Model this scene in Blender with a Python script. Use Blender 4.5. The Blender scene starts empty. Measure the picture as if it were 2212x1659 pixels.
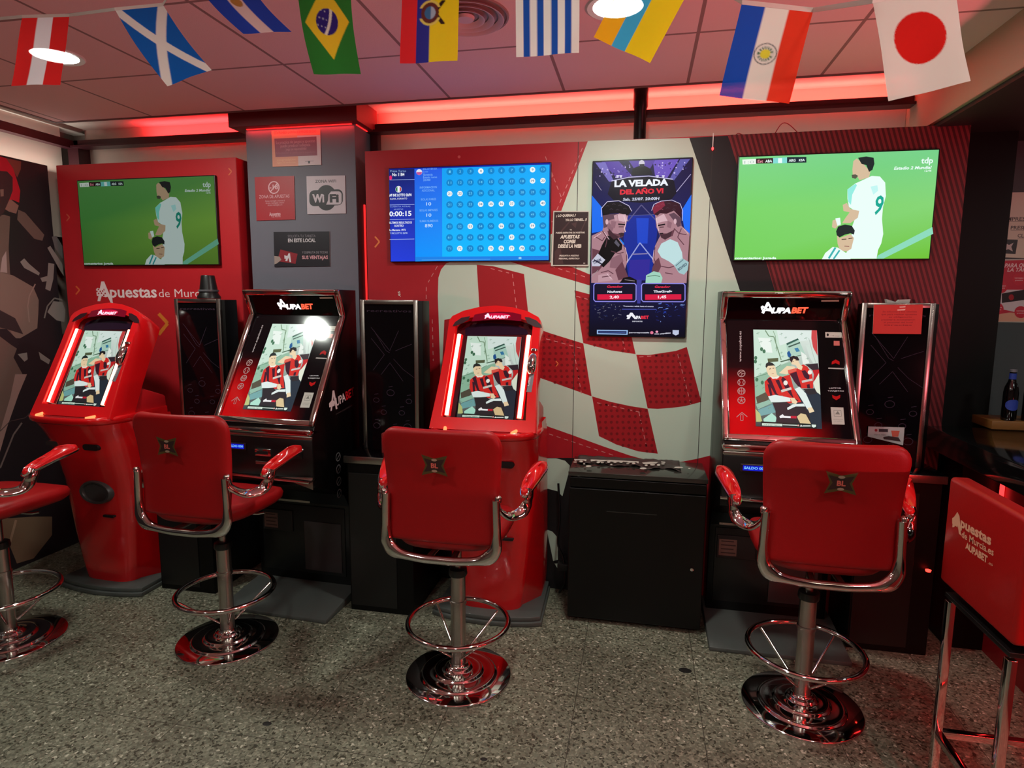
import bpy, bmesh, math, random
from mathutils import Vector, Matrix
from mathutils.geometry import tessellate_polygon
random.seed(7)
S = bpy.context.scene
COL = S.collection
PI = math.pi
R = math.radians

# ------------------------------------------------------------------ camera
F_PX = 1342.0
CAM = Vector((0, 0, 1.6))
_p, _y, _r = R(7.548), R(11.594), R(.361)
CF = Vector((-math.sin(_y)*math.cos(_p), math.cos(_y)*math.cos(_p), -math.sin(_p)))
_rt = Vector((math.cos(_y), math.sin(_y), 0))
_up = _rt.cross(CF)
CR = _rt*math.cos(_r) + _up*math.sin(_r)
CU = -_rt*math.sin(_r) + _up*math.cos(_r)
cd = bpy.data.cameras.new('camera'); cam = bpy.data.objects.new('camera', cd); COL.objects.link(cam)
cam.matrix_world = Matrix(((CR.x, CU.x, -CF.x, CAM.x), (CR.y, CU.y, -CF.y, CAM.y), (CR.z, CU.z, -CF.z, CAM.z), (0, 0, 0, 1)))
cd.sensor_fit = 'HORIZONTAL'; cd.sensor_width = 36.0; cd.lens = F_PX/2212*36.0
cd.clip_start = .05
S.camera = cam
S.view_settings.view_transform = 'Standard'; S.view_settings.look = 'None'
S.view_settings.gamma = 1; S.view_settings.use_curve_mapping = False
S.view_settings.exposure = 0.0
w = bpy.data.worlds.new('world'); S.world = w; w.use_nodes = True
w.node_tree.nodes['Background'].inputs[0].default_value = (.9, .95, 1, 1)
w.node_tree.nodes['Background'].inputs[1].default_value = .02
# ceiling downlights (x, y): the lens of every lamp carries its own area light
CEIL = 2.63
LAMPS = [(-2.486, 2.36), (-.113, 2.36), (-1.3, .55), (1.1, .55), (-2.5, -.9), (-.1, -.9)]
BAR_FILL_LAMPS = [(2.5, 2.3), (2.5, .3)]  # added out of view to brighten the dark bar wall
LAMP_W = [17, 17, 9, 9, 10, 10, 5, 8]

# ------------------------------------------------------------------ colour and materials
def lin(c):
    o = []
    for v in c[:3]:
        v = v/255.0
        o.append(v/12.92 if v <= .04045 else ((v+.055)/1.055)**2.4)
    return (o[0], o[1], o[2], 1.0)
MATS = {}
def pmat(name, rgb, rough=.5, metal=0., coat=0., emis=None, es=0., alpha=None, trans=0., spec=None, bump=None, noise=None):
    if name in MATS: return MATS[name]
    m = bpy.data.materials.new(name); m.use_nodes = True
    nt = m.node_tree; b = nt.nodes['Principled BSDF']
    c = lin(rgb)
    b.inputs['Base Color'].default_value = c
    b.inputs['Roughness'].default_value = rough
    b.inputs['Metallic'].default_value = metal
    b.inputs['Coat Weight'].default_value = coat
    b.inputs['Coat Roughness'].default_value = .05
    if spec is not None: b.inputs['Specular IOR Level'].default_value = spec
    if trans: b.inputs['Transmission Weight'].default_value = trans
    if emis:
        b.inputs['Emission Color'].default_value = lin(emis); b.inputs['Emission Strength'].default_value = es
    if noise:
        n = nt.nodes.new('ShaderNodeTexNoise'); n.inputs['Scale'].default_value = noise[0]; n.inputs['Detail'].default_value = 5
        tc = nt.nodes.new('ShaderNodeTexCoord'); nt.links.new(tc.outputs['Object'], n.inputs['Vector'])
        rr = nt.nodes.new('ShaderNodeMapRange'); rr.inputs['To Min'].default_value = max(.02, rough-noise[1]); rr.inputs['To Max'].default_value = rough+noise[1]
        nt.links.new(n.outputs['Fac'], rr.inputs['Value']); nt.links.new(rr.outputs['Result'], b.inputs['Roughness'])
    if bump:
        n = nt.nodes.new('ShaderNodeTexNoise'); n.inputs['Scale'].default_value = bump[0]; n.inputs['Detail'].default_value = 3
        tc = nt.nodes.new('ShaderNodeTexCoord'); nt.links.new(tc.outputs['Object'], n.inputs['Vector'])
        bp = nt.nodes.new('ShaderNodeBump'); bp.inputs['Strength'].default_value = bump[1]; bp.inputs['Distance'].default_value = .002
        nt.links.new(n.outputs['Fac'], bp.inputs['Height']); nt.links.new(bp.outputs['Normal'], b.inputs['Normal'])
    MATS[name] = m
    return m
def attr_print(name, rough=.5, coat=0., spec=.4):
    m = bpy.data.materials.new(name); m.use_nodes = True; nt = m.node_tree; b = nt.nodes['Principled BSDF']
    a = nt.nodes.new('ShaderNodeAttribute'); a.attribute_name = 'Col'
    nt.links.new(a.outputs['Color'], b.inputs['Base Color'])
    b.inputs['Roughness'].default_value = rough; b.inputs['Coat Weight'].default_value = coat; b.inputs['Specular IOR Level'].default_value = spec
    return m
def attr_glow(name, strength=1., gloss=.35, rgh=.12):
    m = bpy.data.materials.new(name); m.use_nodes = True; nt = m.node_tree; b = nt.nodes['Principled BSDF']
    a = nt.nodes.new('ShaderNodeAttribute'); a.attribute_name = 'Col'
    b.inputs['Base Color'].default_value = (.004, .004, .004, 1); b.inputs['Roughness'].default_value = rgh
    b.inputs['Specular IOR Level'].default_value = gloss
    nt.links.new(a.outputs['Color'], b.inputs['Emission Color']); b.inputs['Emission Strength'].default_value = strength
    return m
def emit(name, rgb, s):
    m = bpy.data.materials.new(name); m.use_nodes = True; nt = m.node_tree; nt.nodes.clear()
    e = nt.nodes.new('ShaderNodeEmission'); e.inputs[0].default_value = lin(rgb) if max(rgb) > 1.01 else (*rgb, 1); e.inputs[1].default_value = s
    o = nt.nodes.new('ShaderNodeOutputMaterial'); nt.links.new(e.outputs[0], o.inputs[0])
    return m
PRINT = attr_print('matte_print', .45)
GLOSSP = attr_print('glossy_print', .08, .0, .28)
GLOW = attr_glow('screen_picture', 1.0)
GLOW_TV = attr_glow('tv_picture', 1.0, .12, .3)
LOGO = attr_glow('lit_logo', 1.6)
CHROME = pmat('chrome', (225, 222, 218), .07, 1.0)
STEEL = pmat('brushed_steel', (178, 170, 164), .27, 1.0)
BLACKM = pmat('black_machine', (5, 4, 5), .3, 0, 0, spec=.35)
BLACKGL = pmat('black_glass', (6, 4, 6), .05, 0, 0, spec=.3)
BLACKD = pmat('black_laminate', (5, 4, 4), .4, spec=.22)
BLACKP = pmat('black_plastic', (10, 10, 11), .35)
REDPL = pmat('glossy_red_plastic', (205, 16, 22), .22, 0, .5)
REDPD = pmat('red_plastic_lower', (190, 14, 22), .3, 0, .3)
REDLE = pmat('red_leatherette', (149, 11, 15), .45, 0, 0, bump=(260, .2), spec=.3)
REDBAR = pmat('red_bar_leatherette', (148, 10, 9), .42, bump=(240, .15), spec=.35)
GREYPL = pmat('dark_grey_base', (84, 88, 86), .36, .3, bump=(500, .1))

# ------------------------------------------------------------------ mesh helpers
def V(*a): return Vector(a)
def finish(bm, name, m, parent=None, smooth=None, loc=None):
    me = bpy.data.meshes.new(name); bm.normal_update(); bm.to_mesh(me); bm.free()
    o = bpy.data.objects.new(name, me); COL.objects.link(o)
    if m: me.materials.append(m)
    if smooth is not None:
        for p in me.polygons: p.use_smooth = True
        if smooth < 179:
            try: me.set_sharp_from_angle(angle=R(smooth))
            except Exception: pass
    if parent: o.parent = parent
    if loc: o.location = loc
    return o
def thing(name, label, cat, loc=(0, 0, 0), rz=0, group=None):
    o = bpy.data.objects.new(name, None); COL.objects.link(o); o.empty_display_size = .05
    o.location = loc; o.rotation_euler = (0, 0, rz); o['label'] = label; o['category'] = cat
    if group: o['group'] = group
    return o
def tag(o, label, cat, group=None):
    o['label'] = label; o['category'] = cat
    if group: o['group'] = group
    return o
def struct(o): o['kind'] = 'structure'; return o
def B(x0, x1, y0, y1, z0, z1, b=0., bm=None, seg=2):
    nb = bmesh.new()
    r = bmesh.ops.create_cube(nb, size=1)
    for v in nb.verts:
        v.co = Vector((x0+(v.co.x+.5)*(x1-x0), y0+(v.co.y+.5)*(y1-y0), z0+(v.co.z+.5)*(z1-z0)))
    if b: bmesh.ops.bevel(nb, geom=nb.edges[:], offset=b, segments=seg, profile=.5, affect='EDGES', clamp_overlap=True)
    return merge(bm, nb)
def merge(bm, nb):
    if bm is None: return nb
    me = bpy.data.meshes.new('t'); nb.to_mesh(me); nb.free(); bm.from_mesh(me); bpy.data.meshes.remove(me)
    return bm
def prism(pts, a, b, axis='x', bm=None, bev=0.):
    """profile pts extruded from a to b along axis. x: (y,z)  y: (x,z)  z: (x,y)"""
    nb = bmesh.new()
    def P(p, t): return (t, p[0], p[1]) if axis == 'x' else ((p[0], t, p[1]) if axis == 'y' else (p[0], p[1], t))
    A = [nb.verts.new(P(p, a)) for p in pts]; Bv = [nb.verts.new(P(p, b)) for p in pts]
    nb.faces.new(A); nb.faces.new(Bv[::-1]); n = len(pts)
    for i in range(n): nb.faces.new((A[i], Bv[i], Bv[(i+1) % n], A[(i+1) % n]))
    bmesh.ops.recalc_face_normals(nb, faces=nb.faces[:])
    if bev: bmesh.ops.bevel(nb, geom=nb.edges[:], offset=bev, segments=2, profile=.5, affect='EDGES', clamp_overlap=True)
    return merge(bm, nb)
def lathe(prof, n=40, bm=None, c=(0, 0)):
    nb = bmesh.new(); rings = []
    for r, z in prof:
        if r < 1e-6: rings.append([nb.verts.new((c[0], c[1], z))])
        else: rings.append([nb.verts.new((c[0]+r*math.cos(2*PI*i/n), c[1]+r*math.sin(2*PI*i/n), z)) for i in range(n)])
    for a, b in zip(rings, rings[1:]):
        for i in range(n):
            j = (i+1) % n
            if len(a) == 1 and len(b) > 1: nb.faces.new((a[0], b[j], b[i]))
            elif len(b) == 1 and len(a) > 1: nb.faces.new((a[i], a[j], b[0]))
            elif len(a) > 1: nb.faces.new((a[i], a[j], b[j], b[i]))
    bmesh.ops.recalc_face_normals(nb, faces=nb.faces[:])
    return merge(bm, nb)
def tube(path, r, n=12, closed=False, bm=None, flat=None):
    """flat=(a,b, upvector): elliptic section with half sizes a (sideways) and b (along up)"""
    nb = bmesh.new(); path = [Vector(p) for p in path]; N = len(path); rings = []; up0 = None
    for i, p in enumerate(path):
        if closed: t = path[(i+1) % N]-path[i-1]
        else: t = path[min(i+1, N-1)]-path[max(i-1, 0)]
        t.normalize()
        if flat: up = Vector(flat[2])
        else:
            up = up0 if up0 is not None else (Vector((0, 0, 1)) if abs(t.z) < .9 else Vector((1, 0, 0)))
        s = t.cross(up)
        if s.length < 1e-5: s = t.cross(Vector((.3, 1, .2)))
        s.normalize(); u = s.cross(t).normalized(); up0 = u
        ra, rb = (flat[0], flat[1]) if flat else (r, r)
        if isinstance(r, (list, tuple)): ra = rb = r[i]
        rings.append([nb.verts.new(p+s*ra*math.cos(2*PI*k/n)+u*rb*math.sin(2*PI*k/n)) for k in range(n)])
    m = N if closed else N-1
    for i in range(m):
        a, b = rings[i], rings[(i+1) % N]
        for k in range(n): nb.faces.new((a[k], a[(k+1) % n], b[(k+1) % n], b[k]))
    if not closed: nb.faces.new(rings[0][::-1]); nb.faces.new(rings[-1])
    bmesh.ops.recalc_face_normals(nb, faces=nb.faces[:])
    return merge(bm, nb)
def bez(pts, n=10):
    """Catmull-Rom through points"""
    pts = [Vector(p) for p in pts]; P = [pts[0]*2-pts[1]]+pts+[pts[-1]*2-pts[-2]]; out = []
    for i in range(1, len(P)-2):
        for k in range(n):
            t = k/n; a, b, c, d = P[i-1:i+3]
            out.append(.5*((2*b)+(c-a)*t+(2*a-5*b+4*c-d)*t*t+(3*b-a-3*c+d)*t**3))
    out.append(pts[-1]); return out
def loft(secs, bm=None, cap=True):
    nb = bmesh.new(); rs = [[nb.verts.new(p) for p in s] for s in secs]; n = len(rs[0])
    for a, b in zip(rs, rs[1:]):
        for i in range(n): nb.faces.new((a[i], a[(i+1) % n], b[(i+1) % n], b[i]))
    if cap: nb.faces.new(rs[0][::-1]); nb.faces.new(rs[-1])
    bmesh.ops.recalc_face_normals(nb, faces=nb.faces[:])
    return merge(bm, nb)
def copy_tree(o, parent=None):
    c = o.copy(); COL.objects.link(c)
    if parent: c.parent = parent
    for ch in [k for k in bpy.data.objects if k.parent == o]: copy_tree(ch, c)
    return c

# ------------------------------------------------------------------ where a point of the photo lies on a real plane
def ray(x, y): return CR*((x-1106)/F_PX) - CU*((y-829.5)/F_PX) + CF
def on(x, y, ax, v):
    d = ray(x, y); t = (v-CAM[ax])/d[ax]; return CAM+d*t
def at_depth(x, y, zc): return CAM + ray(x, y)*zc

_gl = {}
def glyphs(s, bold=0., shear=0.):
    k = (s, bold, shear)
    if k in _gl: return _gl[k]
    c = bpy.data.curves.new('t', 'FONT'); c.body = s; c.offset = bold; c.shear = shear; c.resolution_u = 2; c.size = 1.
    o = bpy.data.objects.new('t', c); COL.objects.link(o)
    dg = bpy.context.evaluated_depsgraph_get(); dg.update()
    me = bpy.data.meshes.new_from_object(o.evaluated_get(dg))
    vs = [(v.co.x, v.co.y) for v in me.vertices]; fs = [tuple(p.vertices) for p in me.polygons]
    bpy.data.objects.remove(o); bpy.data.curves.remove(c); bpy.data.meshes.remove(me)
    if vs:
        x0 = min(v[0] for v in vs); x1 = max(v[0] for v in vs)
    else: x0, x1 = 0, 1
    _gl[k] = (vs, fs, x0, max(x1-x0, 1e-4)); return _gl[k]

class Pic:
    """flat artwork printed on / shown by a plane; O origin, U right, W up, N outward"""
    def __init__(s, O, U, W, step=.00025, crop=None, local=None, base=.0012):
        s.O = Vector(O); s.U = Vector(U).normalized(); s.W = Vector(W).normalized(); s.N = s.U.cross(s.W).normalized()
        s.v = []; s.f = []; s.c = []; s.L = 0; s.n = 0; s.pl = 0; s.step = step; s.base = base; s.crop = crop; s.local = Vector(local) if local else Vector((0, 0, 0)); s.H = None
    def setcrop(s, ox, oy, sc): s.crop = (ox, oy, sc)
    def quad(s, corners, size, where):
        """corners (crop units) TL,TR,BR,BL of a traced picture -> rect of size at where (u0,v0 = lower left)"""
        s.H = homog(corners, [(0, size[1]), (size[0], size[1]), (size[0], 0), (0, 0)]); s.where = where
    def uv(s, p):
        if s.H:
            x, y = p; h = s.H; d = h[6]*x+h[7]*y+1
            return ((h[0]*x+h[1]*y+h[2])/d+s.where[0], (h[3]*x+h[4]*y+h[5])/d+s.where[1])
        x, y = p
        if s.crop == 'uv': return p
        if s.crop: x = s.crop[0]+x/s.crop[2]; y = s.crop[1]+y/s.crop[2]
        d = ray(x, y); t = (s.O-CAM).dot(s.N)/d.dot(s.N); q = CAM+d*t-s.O
        return (q.dot(s.U), q.dot(s.W))
    def add(s, uvs, faces, cols):
        if s.L != s.pl: s.pl = s.L; s.n = 0
        s.n += 1
        b = len(s.v); off = s.base+s.L*s.step+min(s.n*2.2e-6, s.step*.85)
        for u, w_ in uvs: s.v.append(s.O-s.local+s.U*u+s.W*w_+s.N*off)
        for f in faces: s.f.append([i+b for i in f])
        s.c += cols
    def poly(s, pts, col, uv=False):
        q = [p if uv else s.uv(p) for p in pts]
        tri = tessellate_polygon([[Vector((a, b, 0)) for a, b in q]])
        cs = [lin(c) for c in col] if isinstance(col[0], (tuple, list)) else [lin(col)]*len(q)
        s.add(q, tri, cs)
    def rect(s, x0, y0, x1, y1, col): s.poly([(x0, y0), (x1, y0), (x1, y1), (x0, y1)], col)
    def ell(s, cx, cy, rx, ry, col, n=20, a0=0, uv=False):
        s.poly([(cx+rx*math.cos(2*PI*i/n+a0), cy+ry*math.sin(2*PI*i/n+a0)) for i in range(n)], col, uv)
    def ring(s, cx, cy, rx, ry, t, col, n=24):
        for i in range(n):
            a, b = 2*PI*i/n, 2*PI*(i+1)/n
            s.poly([(cx+rx*math.cos(a), cy+ry*math.sin(a)), (cx+rx*math.cos(b), cy+ry*math.sin(b)), (cx+(rx-t)*math.cos(b), cy+(ry-t)*math.sin(b)), (cx+(rx-t)*math.cos(a), cy+(ry-t)*math.sin(a))], col)
    def line(s, pts, wd, col):
        for (x0, y0), (x1, y1) in zip(pts, pts[1:]):
            L = math.hypot(x1-x0, y1-y0) or 1; nx, ny = -(y1-y0)/L*wd/2, (x1-x0)/L*wd/2
            s.poly([(x0+nx, y0+ny), (x1+nx, y1+ny), (x1-nx, y1-ny), (x0-nx, y0-ny)], col)
    def dash(s, a, b, wd, col, on_=8, off=8):
        L = math.hypot(b[0]-a[0], b[1]-a[1]); d = ((b[0]-a[0])/L, (b[1]-a[1])/L); t = 0
        while t < L:
            e = min(t+on_, L); s.line([(a[0]+d[0]*t, a[1]+d[1]*t), (a[0]+d[0]*e, a[1]+d[1]*e)], wd, col); t += on_+off
    def text(s, st, a, b, cap, col, bold=.0, shear=0.):
        """baseline from a to b, cap = capital height, all in picture units"""
        vs, fs, x0, wd = glyphs(st, bold, shear)
        A = Vector(s.uv(a)); Bv = Vector(s.uv(b)); d = Bv-A; Ln = d.length; d = d/Ln
        n = Vector((-d.y, d.x))
        # cap height measured perpendicular to the baseline
        k = Ln/max(math.hypot(b[0]-a[0], b[1]-a[1]), 1e-6)
        sx = Ln/wd; sy = cap*k/.73
        s.add([tuple(A+d*((x-x0)*sx)+n*(y*sy)) for x, y in vs], fs, [lin(col)]*len(vs))
    def up(s): s.L += 1; return s
    def build(s, name, m, parent=None):
        me = bpy.data.meshes.new(name); me.from_pydata([tuple(v) for v in s.v], [], s.f)
        ca = me.color_attributes.new('Col', 'FLOAT_COLOR', 'POINT')
        for i, c in enumerate(s.c): ca.data[i].color = c
        # all faces look along N
        me.materials.append(m)
        fl = [p.index for p in me.polygons if p.normal.dot(s.N) < 0]
        if fl:
            bm = bmesh.new(); bm.from_mesh(me); bm.faces.ensure_lookup_table()
            bmesh.ops.reverse_faces(bm, faces=[bm.faces[i] for i in fl]); bm.to_mesh(me); bm.free()
        o = bpy.data.objects.new(name, me); COL.objects.link(o)
        if parent: o.parent = parent
        return o
def homog(src, dst):
    A = []; b = []
    for (x, y), (u, v) in zip(src, dst):
        A.append([x, y, 1, 0, 0, 0, -u*x, -u*y]); b.append(u)
        A.append([0, 0, 0, x, y, 1, -v*x, -v*y]); b.append(v)
    n = 8
    M = [r+[c] for r, c in zip(A, b)]
    for i in range(n):
        p = max(range(i, n), key=lambda k: abs(M[k][i])); M[i], M[p] = M[p], M[i]
        for k in range(n):
            if k != i:
                f = M[k][i]/M[i][i]; M[k] = [a-f*c for a, c in zip(M[k], M[i])]
    return [M[i][n]/M[i][i] for i in range(n)]
def inside(p, poly):
    c = False; n = len(poly)
    for i in range(n):
        (x0, y0), (x1, y1) = poly[i], poly[i-1]
        if (y0 > p[1]) != (y1 > p[1]) and p[0] < (x1-x0)*(p[1]-y0)/(y1-y0)+x0: c = not c
    return c
def clip_convex(sub, cl):
    """Sutherland-Hodgman, cl convex"""
    out = sub
    area = sum(cl[i-1][0]*cl[i][1]-cl[i][0]*cl[i-1][1] for i in range(len(cl)))
    if area < 0: cl = cl[::-1]
    for i in range(len(cl)):
        a, b = cl[i-1], cl[i]; inp = out; out = []
        def sd(p): return (b[0]-a[0])*(p[1]-a[1])-(b[1]-a[1])*(p[0]-a[0])
        for j in range(len(inp)):
            p, q = inp[j-1], inp[j]; dp, dq = sd(p), sd(q)
            if (dp >= 0) != (dq >= 0):
                t = dp/(dp-dq); out.append((p[0]+(q[0]-p[0])*t, p[1]+(q[1]-p[1])*t))
            if dq >= 0: out.append(q)
        if len(out) < 3: return []
    return out

# ------------------------------------------------------------------ setting
def node_joints(m, x0, sx, y0, sy, wd, col, base_rgb, kind):
    m.use_nodes = True; nt = m.node_tree; b = nt.nodes['Principled BSDF']; N = nt.nodes.new; Lk = nt.links.new
    tc = N('ShaderNodeTexCoord'); sp = N('ShaderNodeSeparateXYZ'); Lk(tc.outputs['Object'], sp.inputs[0])
    def M(op, a, bb=None):
        n = N('ShaderNodeMath'); n.operation = op
        for i, v in enumerate((a, bb)):
            if v is None: continue
            if isinstance(v, (int, float)): n.inputs[i].default_value = v
            else: Lk(v, n.inputs[i])
        return n.outputs[0]
    def ln(o, x0, s):
        f = M('FRACT', M('ADD', M('DIVIDE', M('SUBTRACT', o, x0), s), .5))
        return M('LESS_THAN', M('ABSOLUTE', M('SUBTRACT', f, .5)), wd/s/2)
    mask = M('MAXIMUM', ln(sp.outputs[0], x0, sx), ln(sp.outputs[1], y0, sy))
    mix = N('ShaderNodeMix'); mix.data_type = 'RGBA'; Lk(mask, mix.inputs[0]); mix.inputs[7].default_value = lin(col)
    if kind == 'terrazzo':
        nz = N('ShaderNodeTexNoise'); nz.inputs['Scale'].default_value = 60; nz.inputs['Detail'].default_value = 2
        Lk(tc.outputs['Object'], nz.inputs['Vector'])
        v = N('ShaderNodeTexVoronoi'); v.inputs['Scale'].default_value = 118
        ad = N('ShaderNodeMix'); ad.data_type = 'VECTOR'; ad.inputs[0].default_value = .018
        Lk(tc.outputs['Object'], ad.inputs[4]); Lk(nz.outputs['Color'], ad.inputs[5]); Lk(ad.outputs[1], v.inputs['Vector'])
        s2 = N('ShaderNodeSeparateColor'); Lk(v.outputs['Color'], s2.inputs[0])
        r = N('ShaderNodeValToRGB'); Lk(s2.outputs[0], r.inputs[0]); r.color_ramp.interpolation = 'CONSTANT'
        e = r.color_ramp.elements; e[0].position = 0; e[0].color = lin((62, 61, 50)); e[1].position = .13; e[1].color = lin((96, 96, 82))
        for p, c in ((.34, (112, 113, 97)), (.58, (126, 127, 110)), (.78, (106, 105, 91)), (.9, (140, 140, 122)), (.975, (176, 174, 156))):
            q = e.new(p); q.color = lin(c)
        n2 = N('ShaderNodeTexNoise'); n2.inputs['Scale'].default_value = 2.2; n2.inputs['Detail'].default_value = 6; Lk(tc.outputs['Object'], n2.inputs['Vector'])
        mr = N('ShaderNodeMapRange'); mr.inputs[1].default_value = .3; mr.inputs[2].default_value = .7; mr.inputs[3].default_value = .78; mr.inputs[4].default_value = 1.08
        Lk(n2.outputs['Fac'], mr.inputs[0])
        mu = N('ShaderNodeMix'); mu.data_type = 'RGBA'; mu.blend_type = 'MULTIPLY'; mu.inputs[0].default_value = 1
        Lk(r.outputs[0], mu.inputs[6]); Lk(mr.outputs[0], mu.inputs[7]); Lk(mu.outputs[2], mix.inputs[6])
        b.inputs['Roughness'].default_value = .34
        rr = N('ShaderNodeMapRange'); rr.inputs[3].default_value = .25; rr.inputs[4].default_value = .5; Lk(n2.outputs['Fac'], rr.inputs[0]); Lk(rr.outputs[0], b.inputs['Roughness'])
    else:
        mix.inputs[6].default_value = lin(base_rgb)
        nz = N('ShaderNodeTexNoise'); nz.inputs['Scale'].default_value = 220; nz.inputs['Detail'].default_value = 4; Lk(tc.outputs['Object'], nz.inputs['Vector'])
        bp = N('ShaderNodeBump'); bp.inputs['Strength'].default_value = .25; bp.inputs['Distance'].default_value = .003
        Lk(nz.outputs['Fac'], bp.inputs['Height']); Lk(bp.outputs[0], b.inputs['Normal'])
        b.inputs['Roughness'].default_value = .85
    Lk(mix.outputs[2], b.inputs['Base Color'])
    return m
FLOORM = node_joints(bpy.data.materials.new('terrazzo_floor'), -.208, .49, 2.36, .49, .003, (60, 58, 50), None, 'terrazzo')
CEILM = node_joints(bpy.data.materials.new('ceiling_tiles'), -.405, .587, 2.635, .587, .014, (158, 128, 126), (246, 210, 210), 'tile')  # pink tile base colour stands in for red light on the ceiling
PLASTER = pmat('ceiling_plaster', (214, 202, 192), .8)
BEIGE = pmat('beige_bulkhead_paint', (186, 162, 140), .7, bump=(40, .15))
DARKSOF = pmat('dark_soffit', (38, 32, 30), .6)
GREYW = pmat('slate_grey_wall_paint', (72, 76, 78), .6, bump=(60, .12))
GREYCOL = pmat('blue_grey_column_paint', (98, 96, 108), .55, bump=(50, .1))
MAROON = pmat('dark_red_trim_paint', (112, 22, 30), .5)
DKMETAL = pmat('dark_window_metal', (66, 26, 34), .4, .2)
FILM = pmat('frosted_window_film', (196, 178, 166), .4, 0, .3, bump=(9, .6))
WARMWALL = pmat('warm_rear_wall_paint', (120, 104, 96), .8)

struct(finish(B(-3.9, 4.4, -3.2, 3.9, -.08, 0), 'floor', FLOORM))
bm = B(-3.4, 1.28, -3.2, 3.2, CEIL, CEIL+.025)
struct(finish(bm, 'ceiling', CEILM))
struct(finish(B(-3.9, 1.28, -3.2, 3.9, 2.70, 2.78), 'ceiling_border', PLASTER))
bm = B(-3.40, 1.28, 3.2, 3.222, CEIL-.003, 2.70); B(-3.422, -3.4, -3.2, 3.222, CEIL-.003, 2.70, bm=bm)
struct(finish(bm, 'trim_1', pmat('ceiling_edge_trim', (116, 88, 84), .7)))
struct(finish(B(1.28, 4.4, -3.2, 3.9, 2.425, 2.78), 'ceiling_bulkhead', BEIGE))
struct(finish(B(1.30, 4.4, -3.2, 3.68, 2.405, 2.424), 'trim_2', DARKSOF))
struct(finish(B(-3.9, 1.44, 3.72, 3.84, 0, 2.70), 'wall_back', WARMWALL))
struct(finish(B(1.70, 4.4, 3.65, 3.75, 0, 2.405), 'wall_bar', GREYW))
struct(finish(B(1.45, 1.70, 3.44, 3.75, 0, 2.405), 'wall_recess', pmat('black_recess', (8, 7, 7), .6, spec=.2)))
struct(finish(B(1.698, 1.712, 3.62, 3.66, 1.02, 2.405), 'trim_3', pmat('grey_corner_bead', (96, 98, 98), .4)))
struct(finish(B(-3.9, -3.82, -3.2, 3.9, 0, 2.70), 'wall_left', WARMWALL))
struct(finish(B(-3.9, 4.4, -3.3, -3.2, 0, 2.78), 'wall_rear', WARMWALL))
struct(finish(B(4.3, 4.4, -3.2, 3.9, 0, 2.78), 'wall_right', WARMWALL))
# column with its header box
struct(finish(B(-2.262, -1.588, 3.35, 3.71, 0, 2.62), 'wall_column', GREYCOL))
bm = B(-2.33, -1.545, 3.29, 3.56, 2.572, 2.695, .002)
struct(finish(bm, 'trim_4', MAROON))
# shopfront glazing above the boards
wn = bpy.data.objects.new('window_1', None); COL.objects.link(wn); wn['kind'] = 'structure'
bm = B(-3.63, -2.26, 3.53, 3.58, 2.565, 2.615); B(-1.59, 1.278, 3.53, 3.58, 2.565, 2.615, bm=bm)
B(-3.68, -3.60, 3.53, 3.62, 2.2, 2.615, bm=bm); B(-1.585, -1.54, 3.55, 3.6, 2.2, 2.57, bm=bm)
B(-3.63, -2.26, 3.5, 3.53, 2.565, 2.578, bm=bm); B(-1.59, 1.278, 3.5, 3.53, 2.565, 2.578, bm=bm)
finish(bm, 'window_frame', DKMETAL, wn)
finish(B(-3.63, 1.278, 3.62, 3.63, 2.0, 2.70), 'pane', FILM, wn)
wn2 = bpy.data.objects.new('window_2', None); COL.objects.link(wn2); wn2['kind'] = 'structure'
bm = B(-3.69, -3.635, -1, 3.53, 2.565, 2.615); finish(bm, 'window_frame', DKMETAL, wn2)
finish(B(-3.74, -3.73, -1, 3.53, 2.0, 2.70), 'pane', FILM, wn2)

# ------------------------------------------------------------------ lamps
LENS = emit('lamp_lens', (.97, 1., .95), 60.)
def area(name, loc, size, power, color, rot=(0, 0, 0), shape='DISK', sy=None, parent=None):
    l = bpy.data.lights.new(name, 'AREA'); l.shape = shape; l.size = size; l.energy = power; l.color = color
    if sy: l.size_y = sy
    o = bpy.data.objects.new(name, l); COL.objects.link(o); o.location = loc; o.rotation_euler = rot
    if parent: o.parent = parent
    return o
lampl = ['round recessed ceiling downlight shining above the hanging red and white striped flag', 'round recessed ceiling downlight shining beside the yellow and light blue flag']
proto = None
for i, (x, y) in enumerate(LAMPS):
    lab = lampl[i] if i < 2 else 'round recessed ceiling downlight behind the viewer'
    if proto is None:
        proto = thing('ceiling_downlight', lab, 'ceiling light', (x, y, CEIL), 0, 'ceiling downlights')
        finish(lathe([(.088, -.004), (.108, -.006), (.112, 0), (.088, .0)], 40), 'trim_ring', pmat('white_lamp_ring', (225, 222, 215), .4), proto, 40)
        finish(lathe([(0, -.003), (.088, -.003), (.088, -.0005), (0, -.0005)], 40), 'lens', LENS, proto)
    else:
        d = copy_tree(proto); d.location = (x, y, CEIL); d['label'] = lab
    area('downlight_beam', (x, y, CEIL-.012), .17, LAMP_W[i], (.93, 1, .88))
for i, (x, y) in enumerate(BAR_FILL_LAMPS):
    d = copy_tree(proto); d.location = (x, y, 2.405); d['label'] = 'added round fill lamp, out of view in the dark soffit over the bar'
    area('downlight_beam', (x, y, 2.393), .17, 4.0 if i == 0 else 2.0, (.95, 1, .9))
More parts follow.
